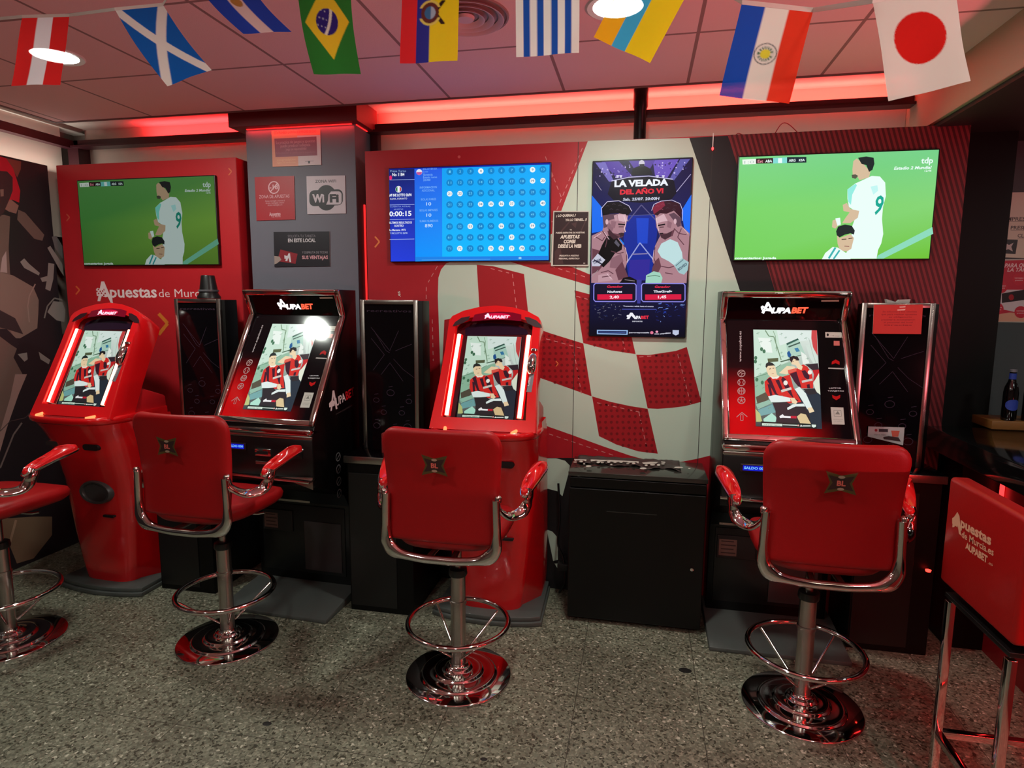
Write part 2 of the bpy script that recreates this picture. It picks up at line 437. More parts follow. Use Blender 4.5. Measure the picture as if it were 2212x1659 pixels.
# air vent
vt = thing('air_vent', 'round white ceiling air diffuser with concentric rings behind the red blue and yellow flag', 'vent', (-.66, 2.33, CEIL))
for k, r in enumerate((.05, .085, .12)):
    finish(lathe([(r, -.004), (r+.018, -.016), (r+.022, -.016), (r+.006, -.003)], 40), 'louvre_ring', pmat('vent_white', (222, 190, 190), .5), vt, 50)
finish(lathe([(.0, -.001), (.148, -.001), (.152, -.006), (.158, -.006), (.16, 0)], 40), 'back_plate', pmat('vent_plate', (150, 128, 124), .6), vt, 50)
finish(lathe([(0, -.018), (.03, -.016), (.034, -.006)], 30), 'hub', MATS['vent_white'], vt, 50)
# dark pipe
tag(finish(lathe([(0, 2.2), (.032, 2.2), (.032, 2.60), (.038, 2.61), (.038, 2.70), (0, 2.70)], 24), 'ceiling_pipe', pmat('dark_pipe', (40, 26, 28), .3, .5), None, 60, (-.036, 3.47, 0)), 'dark round pipe dropping from the red lit cove behind the middle board', 'pipe')
# red led strips in the cove
REDLED = emit('red_led', (1., .02, .02), 1.6)
REDLED2 = emit('red_led_bright', (1., .05, .05), 12.)
def strip(x0, x1, lab, m, y0=3.562, z=2.6155):
    o = finish(B(x0, x1, y0, y0+.014, z, z+.006), 'led_strip', m); tag(o, lab, 'led strip', 'red cove led strips'); return o
strip(-3.1, -2.36, 'red led strip on the window beam left of the grey column', REDLED)
strip(-1.52, 1.27, 'red led strip on the window beam between column and bulkhead', REDLED2)
area('cove_glow', (-.12, 3.545, 2.622), 2.75, 12.0, (1, .07, .055), (R(180-35), 0, 0), 'RECTANGLE', .02)
area('cove_glow', (-2.75, 3.545, 2.622), .75, 4.0, (1, .03, .035), (R(180-35), 0, 0), 'RECTANGLE', .02)
o = finish(B(-2.25, -1.60, 3.338, 3.346, 2.5665, 2.5715), 'led_strip', REDLED); tag(o, 'short red led strip under the dark red header of the grey column', 'led strip', 'red cove led strips')
o = finish(B(-1.584, -1.579, 3.36, 3.55, 2.5665, 2.5715), 'led_strip', REDLED); tag(o, 'short red led strip along the right side of the column header', 'led strip', 'red cove led strips')
area('column_glow', (-1.925, 3.335, 2.565), .66, .7, (1, .03, .03), (0, 0, 0), 'RECTANGLE', .012)
o = finish(B(-1.587, -1.581, 3.44, 3.452, 1.45, 2.15), 'led_strip', REDLED); tag(o, 'vertical red led strip in the gap between column and checkered board', 'led strip', 'red cove led strips')
# white strips that light the film behind the board tops
area('board_backlight', (-.1, 3.50, 2.40), 2.7, .7, (1, .84, .76), (R(180-25), 0, 0), 'RECTANGLE', .02)
area('board_backlight', (-2.9, 3.50, 2.40), 1.2, .5, (1, .88, .8), (R(180-25), 0, 0), 'RECTANGLE', .02)
area('board_backlight', (-3.66, 2.0, 2.38), .02, 7., (1, .95, .85), (0, R(180+20), 0), 'RECTANGLE', 3.0)
# added tube and area light, out of view on the bar, to redden the ceiling
nt_ = finish(tube([(2.33, .7, 1.055), (2.33, 1.5, 1.055)], .012, 12), 'added_red_fill_tube', emit('added_red_fill_glow', (1, .10, .12), 6.), None, 60); tag(nt_, 'added unseen red fill light on the far bar counter edge, reddening the ceiling', 'fill light')
area('added_red_fill_wash', (2.30, 1.1, 1.08), .03, 62.0, (1, .17, .21), (0, R(143), R(22)), 'RECTANGLE', .8)
# hanging indicator
o = thing('indicator_light', 'tiny red indicator on a short white wire at the top of the black mural stripe', 'indicator', (.318, 3.292, 2.41))
finish(B(-.002, .002, -.002, .002, -.055, .01), 'wire', pmat('white_wire', (230, 225, 220), .5), o)
finish(lathe([(0, -.072), (.005, -.066), (.005, -.058), (0, -.054)], 12), 'bulb', emit('red_dot', (1, .03, .03), 6), o, 60)
for k, (x0, z0, x1) in enumerate(((.42, 2.41, .50), (.60, 2.41, .74))):
    o = finish(tube(bez([(x0, 3.36, 2.40), ((x0+x1)/2-.02, 3.34, 2.425+.04*k), (x1, 3.36, 2.40)], 8), .0022, 6), 'loose_cable', pmat('red_cable', (150, 40, 45), .4), None, 60)
    tag(o, ('small' if k == 0 else 'larger')+' red cable loop poking up behind the top of the striped board', 'cable', 'loose cables above the board')
# ------------------------------------------------------------------ printed boards
def board(name, x0, x1, y0, y1, z1, m, parent): return finish(B(x0, x1, y0, y1, 0, z1, .0015), name, m, parent)
REDB = (168, 24, 36); CREAM = (190, 206, 190); BLK = (24, 20, 24)
mur = thing('mural_board', 'wide printed board with red and cream checkered flag, black stripe and dark red stripes', 'printed board', (-.03, 3.3, 0))
mo = Vector((-.03, 3.3, 0))
def lboard(x0, x1):
    o = finish(B(x0-mo.x, x1-mo.x, .0015, .05, 0, 2.41), 'panel', pmat('mural_panel', (160, 26, 36), .4), mur)
lboard(-1.507, -.3405); lboard(-.3385, .3165); lboard(.3185, 1.437)
P = Pic((0, 3.3, 0), (1, 0, 0), (0, 0, 1), local=mo, base=.0004)
def px2w(l): return [P.uv(p) for p in l]
P.poly([(-1.507, 0), (1.437, 0), (1.437, 2.41), (-1.507, 2.41)], REDB, uv=True); P.up()
P.poly([(930, 989), (1240, 989), (1238, 1240), (1240, 1390), (930, 1390)], BLK)
bigc = [(946, 640), (947, 600), (953, 582), (964, 569), (985, 563), (1101, 560), (1200, 500), (1213, 454), (1270, 304.5), (1489, 298), (1532, 425), (1600, 633), (1660, 800), (1660, 950), (1600, 965), (1538, 983), (1505, 991), (1475, 997), (1451, 999), (1406, 996), (1361, 984), (1300, 963), (1237, 940), (1169, 916), (1050, 870), (952, 830)]
P.poly(bigc, CREAM)
P.poly([(1181, 990), (1201.5, 990), (1220.5, 995), (1231, 1005.6), (1228.7, 1020.5), (1215, 1072), (1204, 1061), (1185, 1056), (1167, 1054)], (170, 178, 160)) if False else None
P.up()
P.poly([(1181, 990), (1201.5, 990), (1220.5, 995), (1231, 1005.6), (1228.7, 1020.5), (1215, 1072), (1204, 1061), (1185, 1056), (1167, 1054)], CREAM)
P.poly([(1181, 1144), (1193, 1148), (1203, 1159), (1205, 1175), (1205, 1209), (1195, 1212)], CREAM)
P.poly([(1197.5, 1217), (1205.6, 1217), (1208, 1233)], CREAM)
cells = [[(1101, 565), (1190, 567), (1236, 577), (1272, 592), (1340, 612), (1340, 640), (1272, 616), (1150, 580)],
 [(1030, 572), (1065, 575), (1132, 592), (1141, 676), (1155, 745), (1050, 730), (1036, 671)],
 [(1241, 627), (1275, 636), (1340, 655), (1365, 730), (1373, 765), (1320, 757), (1260, 741)],
 [(1120, 695), (1189, 720), (1260, 742), (1278, 856), (1239, 842), (1180, 821), (1120, 800)],
 [(1374.5, 766), (1400, 767), (1427, 763), (1460, 758), (1483.5, 749.5), (1515, 868), (1481, 877), (1451, 881), (1421, 883), (1399, 882)],
 [(1279, 856), (1319, 868), (1361, 877), (1399, 883), (1421, 980), (1379, 975), (1331, 960), (1294, 942)],
 [(960, 691), (1008, 682), (1030, 700), (1000, 800), (955, 800)]]
for c_ in cells: P.poly(c_, (158, 20, 30))
blk = [(1489, 298), (1572, 293), (1600, 370), (1659, 567), (1690, 670), (1720, 780), (1690, 800), (1660, 800), (1600, 633), (1532, 425)]
P.poly(blk, BLK)
strp = px2w([(1572, 293), (2096, 270), (2096, 300)]); 
zt = P.uv((1572, 290)); zb = P.uv((1673, 626)); zs = (zb[0]-zt[0])/(zt[1]-zb[1])
zone = [(zt[0]+(zt[1]-2.41)*zs, 2.41), (1.437, 2.41), (1.437, 0), (zt[0]+zt[1]*zs, 0)]
P.poly(zone, (120, 34, 40), uv=True)
P.up()
x = -.6
while x < 2.6:
    s = [(x, 2.41), (x+.011, 2.41), (x+.011+.80, 0), (x+.80, 0)]
    q = clip_convex(s, zone)
    if q: P.poly(q, (72, 10, 16), uv=True)
    x += .0222
# dotted pattern in the lower red cells
for c_ in (cells[3], cells[4], cells[5], cells[2]):
    xs = [p[0] for p in c_]; ys = [p[1] for p in c_]
    yy = min(ys)+6; r = 0
    while yy < max(ys):
        xx = min(xs)+4+(r % 2)*2
        while xx < max(xs):
            if inside((xx, yy), c_) and inside((xx+4, yy+3), c_) and inside((xx-4, yy-3), c_): P.ell(xx, yy, 3.4, 3.4, (118, 12, 20), 6, .3)
            xx += 12.5
        yy += 12.5; r += 1
# stitched lines
SW = (206, 130, 130)
for a, b in (((1178, 338), (1214, 430)), ((1258, 320), (1192, 480)), ((921, 620), (920, 800)), ((945, 575), (925, 610)), ((1060, 580), (1100, 590)), ((1107, 592), (1116, 668)),
             ((1180, 732), (1255, 752)), ((1240, 760), (1256, 850)), ((1290, 870), (1390, 892)), ((1380, 890), (1398, 972)), ((1464, 765), (1492, 872)), ((1381, 771), (1420, 768)), ((1345, 735), (1350, 755)),
             ((1170, 932), (1330, 985)), ((1190, 575), (1270, 600)), ((1245, 640), (1275, 648)), ((934, 690), (936, 780))):
    P.dash(a, b, 1.5, SW, 9, 8)
P.up()
for xs_ in (-.3395, .3175): P.poly([(xs_-.0016, 0), (xs_+.0016, 0), (xs_+.0016, 2.41), (xs_-.0016, 2.41)], (46, 36, 36), uv=True)
for cx, cy, s in ((816, 523, 7.5), (1204, 786, 3.8)):
    P.line([(cx-s*.8, cy-s*1.6), (cx+s*.5, cy-s*.1), (cx-s*.8, cy+s*1.5)], s*.45, (226, 128, 70))
P.ell(992, 339, 3.5, 3.5, (205, 90, 90), 6); P.poly([(1191, 375), (1196, 380), (1191, 385)], (205, 100, 100))
P.text('.es', (866, 641), (864, 629), 8, (225, 215, 205), .01)
P.build('printed_artwork', PRINT, mur)

# red board on the left with the first television
lb = thing('red_display_board', 'freestanding red printed board with white lettering beside the left corner', 'printed board', (-2.92, 3.3, 0))
finish(B(-.616, .62, .0015, .24, 0, 2.41, .003), 'panel', pmat('red_board_face', (172, 24, 34), .4), lb)
P = Pic((0, 3.3, 0), (1, 0, 0), (0, 0, 1), local=(-2.92, 3.3, 0), base=.0004)
P.poly([(-3.534, .002), (-2.302, .002), (-2.302, 2.407), (-3.534, 2.407)], (176, 28, 36), uv=True); P.up()
WH = (222, 200, 202)
P.setcrop(190, 590, 7.628)
def logoA(P, ox, oy, s, col, dark, flag=True):
    """the big racing-flag letter A; 300 units wide at s=1"""
    T = lambda l: [(ox+(x-135)*s, oy+(y-135)*s) for x, y in l]
    P.poly(T([(220, 137), (268, 137), (432, 530), (395, 530), (262, 250), (205, 462), (158, 462)]), col)
    if flag:
        P.poly(T([(135, 262), (160, 243), (230, 262), (300, 300), (330, 390), (290, 398), (215, 372), (148, 375)]), col)
        P.up()
        for (a, b) in ((175, 268), (205, 300), (245, 295), (178, 335), (225, 330), (285, 335), (262, 365), (150, 300)):
            P.ell(ox+(a-135)*s, oy+(b-135)*s, 13*s, 15*s, dark, 6)
logoA(P, 135, 135, 1, WH, (170, 26, 34))
P.text('puestas', (368, 398), (1140, 398), 165, WH, .022)
P.text('de Murcia', (1172, 396), (1980, 396), 122, WH, -.004)
P.crop = None
for cx, cy, s, c_ in ((148, 470, 5, (196, 82, 66)), (169, 627, 6, (206, 92, 50)), (498, 371, 5, (204, 96, 60)), (355, 700, 15, (196, 110, 40))):
    P.line([(cx-s*.8, cy-s*1.5), (cx+s*.5, cy-s*.1), (cx-s*.8, cy+s*1.5)], s*.5, c_)
P.build('printed_artwork', PRINT, lb)

# runner photograph on the left wall
rb = thing('runner_mural', 'brown and black photographic mural with a red shape on the left side wall', 'printed board', (-3.6, 2.0, 0))
finish(B(-.05, -.001, -2.2, 1.30, 0, 2.41, .001), 'panel', pmat('mural_black', (28, 24, 26), .5), rb)
P = Pic((-3.6, 0, 0), (0, 1, 0), (0, 0, 1), local=(-3.6, 2.0, 0), base=.0004)
P.poly([(-.2, 0), (3.3, 0), (3.3, 2.41), (-.2, 2.41)], (36, 30, 34), uv=True); P.up()
P.setcrop(0, 340, 4.607)
BR1 = (126, 102, 94); BR2 = (104, 82, 76); GR = (132, 122, 118)
P.poly([(50, 5), (210, 40), (205, 120), (170, 200), (110, 90)], (120, 62, 54))
P.poly([(-200, 1200), (0, 1140), (130, 1175), (330, 1290), (385, 1420), (380, 1560), (370, 1700), (200, 1800), (-200, 1800)], BR1)
P.poly([(-200, 600), (40, 570), (100, 590), (85, 900), (100, 1170), (0, 1140), (-200, 1140)], BR2)
P.poly([(180, 520), (250, 550), (440, 770), (420, 830), (340, 810), (170, 620)], BR2)
P.poly([(470, 900), (500, 880), (620, 1060), (635, 1180), (600, 1130)], GR)
P.poly([(515, 790), (560, 780), (620, 880), (625, 1010), (570, 940), (545, 900)], (104, 98, 98))
P.poly([(200, 1040), (240, 1005), (290, 1060), (395, 1150), (385, 1175), (240, 1100)], GR)
P.poly([(480, 1050), (540, 1060), (530, 1210), (500, 1330), (450, 1310), (470, 1190)], GR)
P.poly([(400, 1200), (470, 1180), (470, 1230), (420, 1240)], GR)
P.poly([(470, 1540), (530, 1430), (620, 1440), (650, 1520), (640, 1640), (560, 1620)], GR)
P.up()
P.poly([(-200, -60), (0, -10), (60, 10), (130, 110), (200, 330), (190, 450), (120, 420), (60, 460), (-200, 500)], (178, 26, 44))
P.poly([(60, 440), (110, 420), (185, 480), (160, 560), (90, 540), (40, 510)], (134, 96, 88))
P.poly([(-200, 1560), (-60, 1500), (0, 1520), (150, 1600), (230, 1760), (100, 1720), (-200, 1640)], (52, 42, 44))
P.up()
P.poly([(-200, 150), (0, 135), (70, 140), (125, 200), (125, 330), (100, 400), (30, 560), (-30, 620), (-200, 620)], (58, 38, 42))
P.poly([(0, 320), (35, 315), (35, 385), (5, 390)], (128, 98, 90))
P.line([(350, 1260), (290, 1380), (275, 1480), (290, 1640)], 12, (146, 120, 112))
P.line([(440, 1600), (470, 1480), (540, 1400), (620, 1420)], 14, (120, 112, 108))
P.poly([(20, 1000), (60, 930), (70, 1150), (0, 1140)], (160, 136, 134))
P.setcrop(0, 700, 2.765)
P.poly([(-300, 20), (0, 20), (60, 40), (110, 120), (80, 200), (150, 330), (60, 480), (10, 700), (-60, 800), (-300, 800)], BR2)
P.poly([(160, 300), (110, 420), (40, 620), (0, 760), (-60, 900), (0, 640), (60, 440), (90, 300)], (148, 116, 110))
P.poly([(105, 180), (160, 170), (165, 210), (145, 225)], GR)
P.poly([(230, 165), (300, 215), (290, 240), (240, 210)], GR)
P.poly([(-60, 30), (40, 30), (100, 90), (120, 160), (60, 120)], (40, 32, 36))
P.line([(0, 640), (60, 580), (150, 560), (210, 500)], 5, (70, 56, 56))
P.line([(0, 860), (80, 660), (130, 590)], 10, (112, 96, 94))
P.poly([(-100, 1150), (60, 1160), (200, 1150), (310, 1150), (310, 1260), (200, 1400), (100, 1430), (60, 1330), (-100, 1300)], (124, 100, 80))
P.line([(95, 1170), (60, 1300)], 14, (164, 134, 112))
P.build('printed_artwork', PRINT, rb)

# ------------------------------------------------------------------ screens
def tv(name, label, x0, x1, z0, z1, yback, th, bez_, group=None):
    yf = yback-th
    t = thing(name, label, 'television' if 'tele' in name else 'screen', ((x0+x1)/2, yback, (z0+z1)/2), 0, group)
    wx, hz = (x1-x0)/2, (z1-z0)/2
    finish(B(-wx, wx, -th, 0, -hz, hz, .004), 'housing', BLACKP, t)
    return t, yf
def football(P, dim):
    g = lambda c: tuple(min(255, int(v*dim)) for v in c) if dim <= 1 else c
    def C(*c):
        return tuple(int(255*((v/255.)**(1.0 if dim == 1 else 1.25))*(1.0 if dim == 1 else dim)) for v in c)
    P.poly([(150, 190), (1617, 135), (1575, 540), (1532, 942), (112, 948), (130, 570)], [(50, 96, 46), (58, 104, 48), (84, 122, 42), (66, 98, 30), (46, 84, 30), (44, 92, 38)] if dim < 1 else [C(126, 214, 138), C(120, 210, 140), C(134, 214, 118), C(112, 196, 54), C(118, 210, 92), C(122, 214, 104)])
    P.up()
    P.poly([(1150, 942), (1160, 918), (1560, 710), (1566, 760), (1200, 942)], C(142, 220, 190))
    W_ = C(236, 255, 250); SK = C(216, 190, 158); HR = C(34, 44, 44); AQ = C(150, 238, 226)
    P.poly([(940, 430), (1000, 385), (1030, 372), (1120, 330), (1180, 335), (1218, 380), (1222, 480), (1200, 560), (1192, 650), (1200, 760), (1185, 830), (1160, 880), (1150, 942), (900, 942), (960, 850), (975, 700), (1010, 600), (950, 560), (940, 500)], W_)
    P.poly([(985, 220), (1010, 200), (1050, 230), (1110, 300), (1100, 340), (1030, 362), (1010, 330), (980, 330), (978, 280)], SK)
    P.up()
    P.poly([(1020, 195), (1080, 185), (1135, 195), (1140, 240), (1125, 285), (1100, 300), (1080, 250), (1045, 240)], HR)
    P.poly([(972, 322), (1000, 318), (1020, 330), (1000, 352), (975, 345)], C(90, 90, 76))
    P.poly([(940, 430), (1000, 388), (1010, 400), (975, 470), (965, 545), (945, 520)], AQ)
    P.poly([(1110, 410), (1160, 400), (1165, 440), (1130, 470)], C(196, 248, 244))
    P.text('9', (1125, 612), (1186, 618), 150, C(24, 170, 148), .02)
    P.poly([(905, 545), (935, 530), (960, 575), (1025, 590), (1015, 640), (960, 680), (900, 680), (925, 640), (955, 600), (910, 590)], SK)
    P.poly([(830, 660), (860, 650), (880, 690), (850, 720), (825, 710)], SK)
    P.poly([(850, 645), (885, 640), (890, 690), (865, 700)], W_)
    P.up()
    P.poly([(860, 760), (880, 790), (960, 760), (985, 790), (965, 870), (930, 890), (880, 880), (865, 830)], SK)
    P.poly([(750, 946), (775, 900), (830, 855), (865, 860), (935, 905), (960, 946)], W_)
    P.up()
    P.poly([(855, 740), (870, 705), (920, 690), (970, 700), (992, 735), (985, 765), (960, 755), (920, 765), (880, 785), (860, 770)], HR)
    P.line([(850, 860), (800, 940)], 14, C(60, 180, 180)); P.line([(880, 880), (835, 944)], 12, C(60, 180, 180))
    P.line([(895, 800), (930, 798)], 6, C(70, 50, 40)); P.line([(945, 795), (975, 790)], 6, C(70, 50, 40)); P.line([(915, 850), (950, 852)], 5, C(150, 100, 90))
    P.poly([(170, 208), (270, 202), (272, 240), (172, 244)], C(240, 250, 240))
    P.poly([(270, 200), (395, 196), (395, 235), (270, 238)], C(50, 22, 30))
    P.poly([(395, 196), (498, 192), (498, 234), (395, 237)], C(130, 220, 214))
    P.poly([(498, 190), (640, 188), (640, 230), (498, 233)], C(20, 40, 52))
    P.up()
    P.text('Est', (282, 231), (322, 229), 22, C(240, 160, 170), .02); P.text('ABA', (338, 229), (388, 227), 20, W_, .03)
    P.poly([(432, 198), (462, 197), (462, 233), (432, 234)], W_); P.text('ARG', (510, 224), (560, 222), 20, W_, .03); P.text('KSA', (585, 221), (628, 219), 18, W_, .03)
    P.text('1:0', (184, 238), (256, 235), 22, C(180, 200, 190), .0)
    P.text('tdp', (1482, 238), (1570, 236), 48, W_, .02)
    P.text('Estadio 2 Mundial', (1282, 284), (1560, 278), 24, W_, .03, .2)
    P.text('12:46', (1508, 300), (1558, 298), 16, W_, .02)
    P.text('comentarios: Jugada', (114, 944), (418, 944), 18, W_, .04)
def tvset(px, label, yb, crop, dim, mat):
    P0 = [on(p[0], p[1], 1, 3.3) for p in px]
    x0 = (P0[0].x+P0[3].x)/2; x1 = (P0[1].x+P0[2].x)/2; z1 = (P0[0].z+P0[1].z)/2; z0 = (P0[2].z+P0[3].z)/2
    # thing stands proud of the board: shrink towards camera line so it still covers the traced place
    return x0, x1, z0, z1
TH = .022
def make_tv(px, name, label, src_corners, src_crop, drawer, mat, bz=.006):
    x0, x1, z0, z1 = tvset(px, None, None, None, None, None)
    k = (3.3-TH)/3.3
    x0 *= k; x1 *= k; z0 = 1.6+(z0-1.6)*k; z1 = 1.6+(z1-1.6)*k
    t, yf = tv(name, label, x0, x1, z0, z1, 3.3, TH, bz)
    c = Vector(((x0+x1)/2, 3.3, (z0+z1)/2))
    P = Pic((x0+bz, 3.3-TH, z0+bz), (1, 0, 0), (0, 0, 1), local=c, base=.0004, step=.0002)
    P.quad(src_corners, (x1-x0-2*bz, z1-z0-2*bz), (0, 0))
    drawer(P)
    P.build('display_image', mat, t)
    return t
make_tv([(1595, 337), (2033, 320.4), (2008, 561.4), (1583, 563.7)], 'television', 'bright wide television with football players on the dark red striped board', [(150, 190), (1617, 135), (1532, 942), (112, 948)], None, lambda P: football(P, 1), GLOW_TV)
make_tv([(166, 387), (463.7, 380), (474.4, 573.5), (179.5, 574)], 'television', 'dim wide television with football players on the red board by the left corner', [(150, 190), (1617, 135), (1532, 942), (112, 948)], None, lambda P: football(P, .62), GLOW_TV)

# lottery board, traced from a crop of the photo: corners (160,262)(1620,208)(1610,1097)(180,1105)
def lottery(P):
    P.poly([(160, 262), (1620, 208), (1610, 1097), (180, 1105)], (20, 30, 150)); P.up()
    P.poly([(163, 268), (388, 262), (398, 1103), (182, 1105)], [(22, 30, 92), (22, 34, 100), (34, 60, 214), (36, 62, 220)])
    P.poly([(390, 262), (640, 256), (645, 1100), (402, 1105)], [(36, 90, 226), (40, 96, 232), (10, 152, 255), (6, 150, 255)])
    P.poly([(640, 256), (1612, 225), (1604, 1092), (645, 1100)], [(20, 160, 244), (20, 172, 252), (14, 186, 255), (12, 184, 255)])
    P.up()
    P.poly([(404, 1064), (1600, 1056), (1600, 1090), (404, 1100)], (26, 128, 230))
    lit = {4, 9, 19, 20, 21, 22, 34, 35, 36, 37, 40, 53, 56, 59, 67, 72, 75, 76, 77, 78}
    for r in range(8):
        for c in range(10):
            n = r*10+c+1; xs = 710+c*93.6; ys = (290-c*2.3)+r*99.7+(c*2.3)*(r/7.)*.95
            on_ = n in lit
            P.ell(xs, ys, 25 if on_ else 31, 25 if on_ else 31, (240, 246, 246) if on_ else (16, 132, 204), 16)
    P.up()
    for r in range(8):
        for c in range(10):
            n = r*10+c+1; xs = 710+c*93.6; ys = (290-c*2.3)+r*99.7+(c*2.3)*(r/7.)*.95
            on_ = n in lit; s = str(n); hw = 8 if len(s) == 1 else 15
            P.text(s, (xs-hw, ys+10), (xs+hw, ys+10), 21, (90, 110, 150) if on_ else (104, 206, 246), .01)
    W_ = (236, 242, 250)
    P.text('Prima Turno', (172, 292), (314, 290), 18, (150, 180, 230)); P.text('No 1184', (190, 328), (300, 326), 26, W_, .03)
    P.poly([(163, 330), (180, 320), (190, 345), (180, 364), (165, 362)], (230, 40, 110))
    for y in (363, 591, 724, 905): P.line([(168, y), (392, y-4)], 4, (170, 190, 240))
    P.ell(248, 448, 28, 30, W_); P.up(); P.ell(248, 448, 25, 27, (26, 120, 70)); P.poly([(238, 423), (258, 423), (258, 473), (238, 473)], W_) ; P.up()
    P.poly([(258, 424), (268, 432), (272, 448), (268, 464), (258, 472)], (200, 60, 70))
    P.text('AF INE LOTTO 20/90', (164, 514), (366, 510), 22, W_, .03); P.text('ROMA, FORMATO', (174, 544), (326, 540), 15, W_)
    P.text('CUENTA ATRAS', (170, 612), (356, 610), 12, (150, 175, 230)); P.text('APUESTAS', (205, 638), (290, 636), 12, (150, 175, 230))
    P.text('0:00:15', (166, 694), (366, 690), 42, W_, .03)
    P.text('ULTIMOS RESULTADOS', (166, 762), (370, 760), 18, W_, .02); P.text('SORTEO', (212, 790), (296, 788), 18, W_, .02)
    P.text('La Manzana 1972', (168, 828), (314, 826), 16, W_, .02); P.text('Y INE LOTTO 20/90', (170, 856), (330, 854), 15, (190, 210, 245), .01)
    L_ = (120, 178, 248)
    P.ell(434, 292, 27, 27, (222, 226, 244)); P.up(); P.poly([(408, 292), (460, 290), (456, 306), (444, 318), (422, 317), (411, 306)], (196, 84, 150))
    P.text('ESLOVENIA', (468, 272), (596, 268), 14, L_); P.text('Loto', (470, 296), (514, 294), 15, L_)
    P.text('Slovenia', (470, 326), (556, 324), 20, L_, .01); P.text('Estado: turno', (470, 350), (596, 346), 18, L_, .01); P.text('20/80', (470, 374), (536, 372), 18, L_, .01)
    P.text('INFORMACION', (440, 442), (594, 438), 18, L_, .01); P.text('ADICIONAL', (458, 470), (576, 468), 18, L_, .01)
    P.text('BOLAS PARES', (452, 550), (588, 547), 18, L_, .01); P.text('10', (498, 596), (544, 596), 28, (190, 222, 252), .01)
    P.text('BOLAS IMPARES', (440, 650), (602, 646), 18, L_, .01); P.text('10', (500, 698), (546, 698), 28, (190, 222, 252), .01)
    P.text('SUMA NUMEROS', (440, 748), (608, 745), 18, L_, .01); P.text('890', (488, 796), (558, 795), 30, (190, 222, 252), .01)
    P.line([(460, 1092), (1080, 1086)], 4, (90, 170, 240)); P.ell(1348, 1076, 14, 10, (150, 210, 245))
make_tv([(838.6, 363), (1190.5, 350), (1188, 564.5), (843, 566)], 'television', 'wide television with a light blue lottery number board on the red part of the mural', [(160, 262), (1620, 208), (1610, 1097), (180, 1105)], None, lottery, GLOW_TV, .004)
def boxing(P):
    P.poly([(355, 172), (1147, 140), (1120, 700), (1085, 1550), (335, 1540), (345, 700)], [(30, 22, 56), (34, 24, 60), (26, 30, 90), (8, 6, 22), (8, 6, 20), (22, 30, 96)])
    P.up()
    # crowd and beams
    P.poly([(420, 172), (560, 168), (680, 300), (560, 320)], (86, 60, 160)); P.poly([(830, 158), (1040, 150), (940, 310), (850, 290)], (110, 84, 190))
    P.poly([(370, 178), (450, 175), (520, 330), (480, 330)], (120, 110, 190)); P.poly([(1050, 150), (1130, 148), (1000, 320), (970, 300)], (96, 90, 170))
    P.poly([(640, 165), (850, 158), (800, 240), (690, 240)], (90, 66, 160))
    P.poly([(345, 440), (480, 600), (440, 720), (346, 740)], (26, 110, 240)); P.poly([(1140, 430), (1060, 560), (1080, 690), (1125, 760)], (30, 110, 245))
    P.poly([(570, 780), (640, 860), (640, 1000), (600, 960)], (24, 130, 240)); P.poly([(600, 600), (880, 590), (860, 800), (820, 1090), (640, 1090), (600, 800)], (22, 44, 150))
    P.poly([(700, 620), (800, 620), (790, 820), (710, 820)], (30, 70, 200)); P.poly([(650, 950), (810, 945), (800, 1110), (640, 1110)], (50, 42, 150))
    rnd = random.Random(3)
    P.up()
    for i in range(90):
        x = rnd.uniform(375, 1120); y = rnd.uniform(175, 300)
        if 660 < x < 830: continue
        P.ell(x, y, rnd.uniform(4, 9), rnd.uniform(4, 9), rnd.choice([(150, 130, 210), (60, 44, 110), (196, 180, 236), (40, 30, 80)]), 5)
    P.poly([(500, 330), (560, 300), (740, 285), (930, 295), (1000, 320), (1020, 420), (980, 470), (740, 500), (520, 480), (470, 430)], (22, 18, 34))
    P.line([(500, 325), (640, 295), (800, 285), (990, 310)], 7, (196, 190, 230))
    P.line([(370, 330), (420, 400)], 4, (170, 160, 190)); P.line([(1135, 270), (1020, 410)], 5, (180, 170, 210))
    P.line([(630, 650), (740, 515), (860, 640)], 8, (90, 84, 130)); P.line([(640, 600), (870, 590)], 5, (80, 84, 140))
    P.line([(620, 980), (730, 815), (840, 950)], 9, (150, 160, 220)); P.line([(670, 905), (790, 900)], 8, (140, 130, 170))
    P.poly([(655, 280), (670, 225), (720, 205), (765, 203), (810, 225), (832, 275)], (26, 22, 30))
    P.ell(742, 185, 24, 28, (205, 200, 214), 14); P.poly([(722, 190), (764, 188), (760, 214), (728, 215)], (40, 36, 50))
    for x in (550, 575, 868, 915): P.poly([(x-12, 278), (x+12, 278), (x+6, 300), (x-6, 300)], (210, 205, 235))
    SK, SD, SL, DK = (172, 128, 138), (104, 62, 74), (214, 176, 186), (18, 12, 20)
    # left fighter
    P.poly([(345, 760), (430, 720), (455, 620), (600, 570), (635, 600), (600, 760), (560, 780), (620, 860), (632, 960), (600, 1060), (640, 1110), (560, 1130), (345, 1130)], SK)
    P.poly([(1125, 740), (1060, 680), (1050, 600), (1000, 560), (850, 590), (860, 690), (890, 760), (850, 840), (830, 960), (860, 1020), (800, 1130), (1100, 1130)], SK)
    P.up()
    P.poly([(430, 600), (425, 540), (470, 495), (560, 490), (640, 530), (660, 570), (630, 600), (560, 580), (490, 585), (440, 640)], DK)
    P.poly([(430, 600), (490, 590), (560, 585), (540, 620), (480, 640), (470, 690), (440, 700)], (98, 70, 84))
    P.poly([(548, 590), (615, 590), (632, 640), (600, 650), (560, 640)], SL)
    P.poly([(470, 720), (520, 740), (600, 750), (590, 772), (540, 775), (480, 760)], SD)
    P.poly([(350, 860), (420, 880), (450, 980), (400, 1040), (350, 1060)], SD); P.poly([(500, 940), (580, 900), (600, 960), (560, 1020), (490, 1010)], (140, 98, 110))
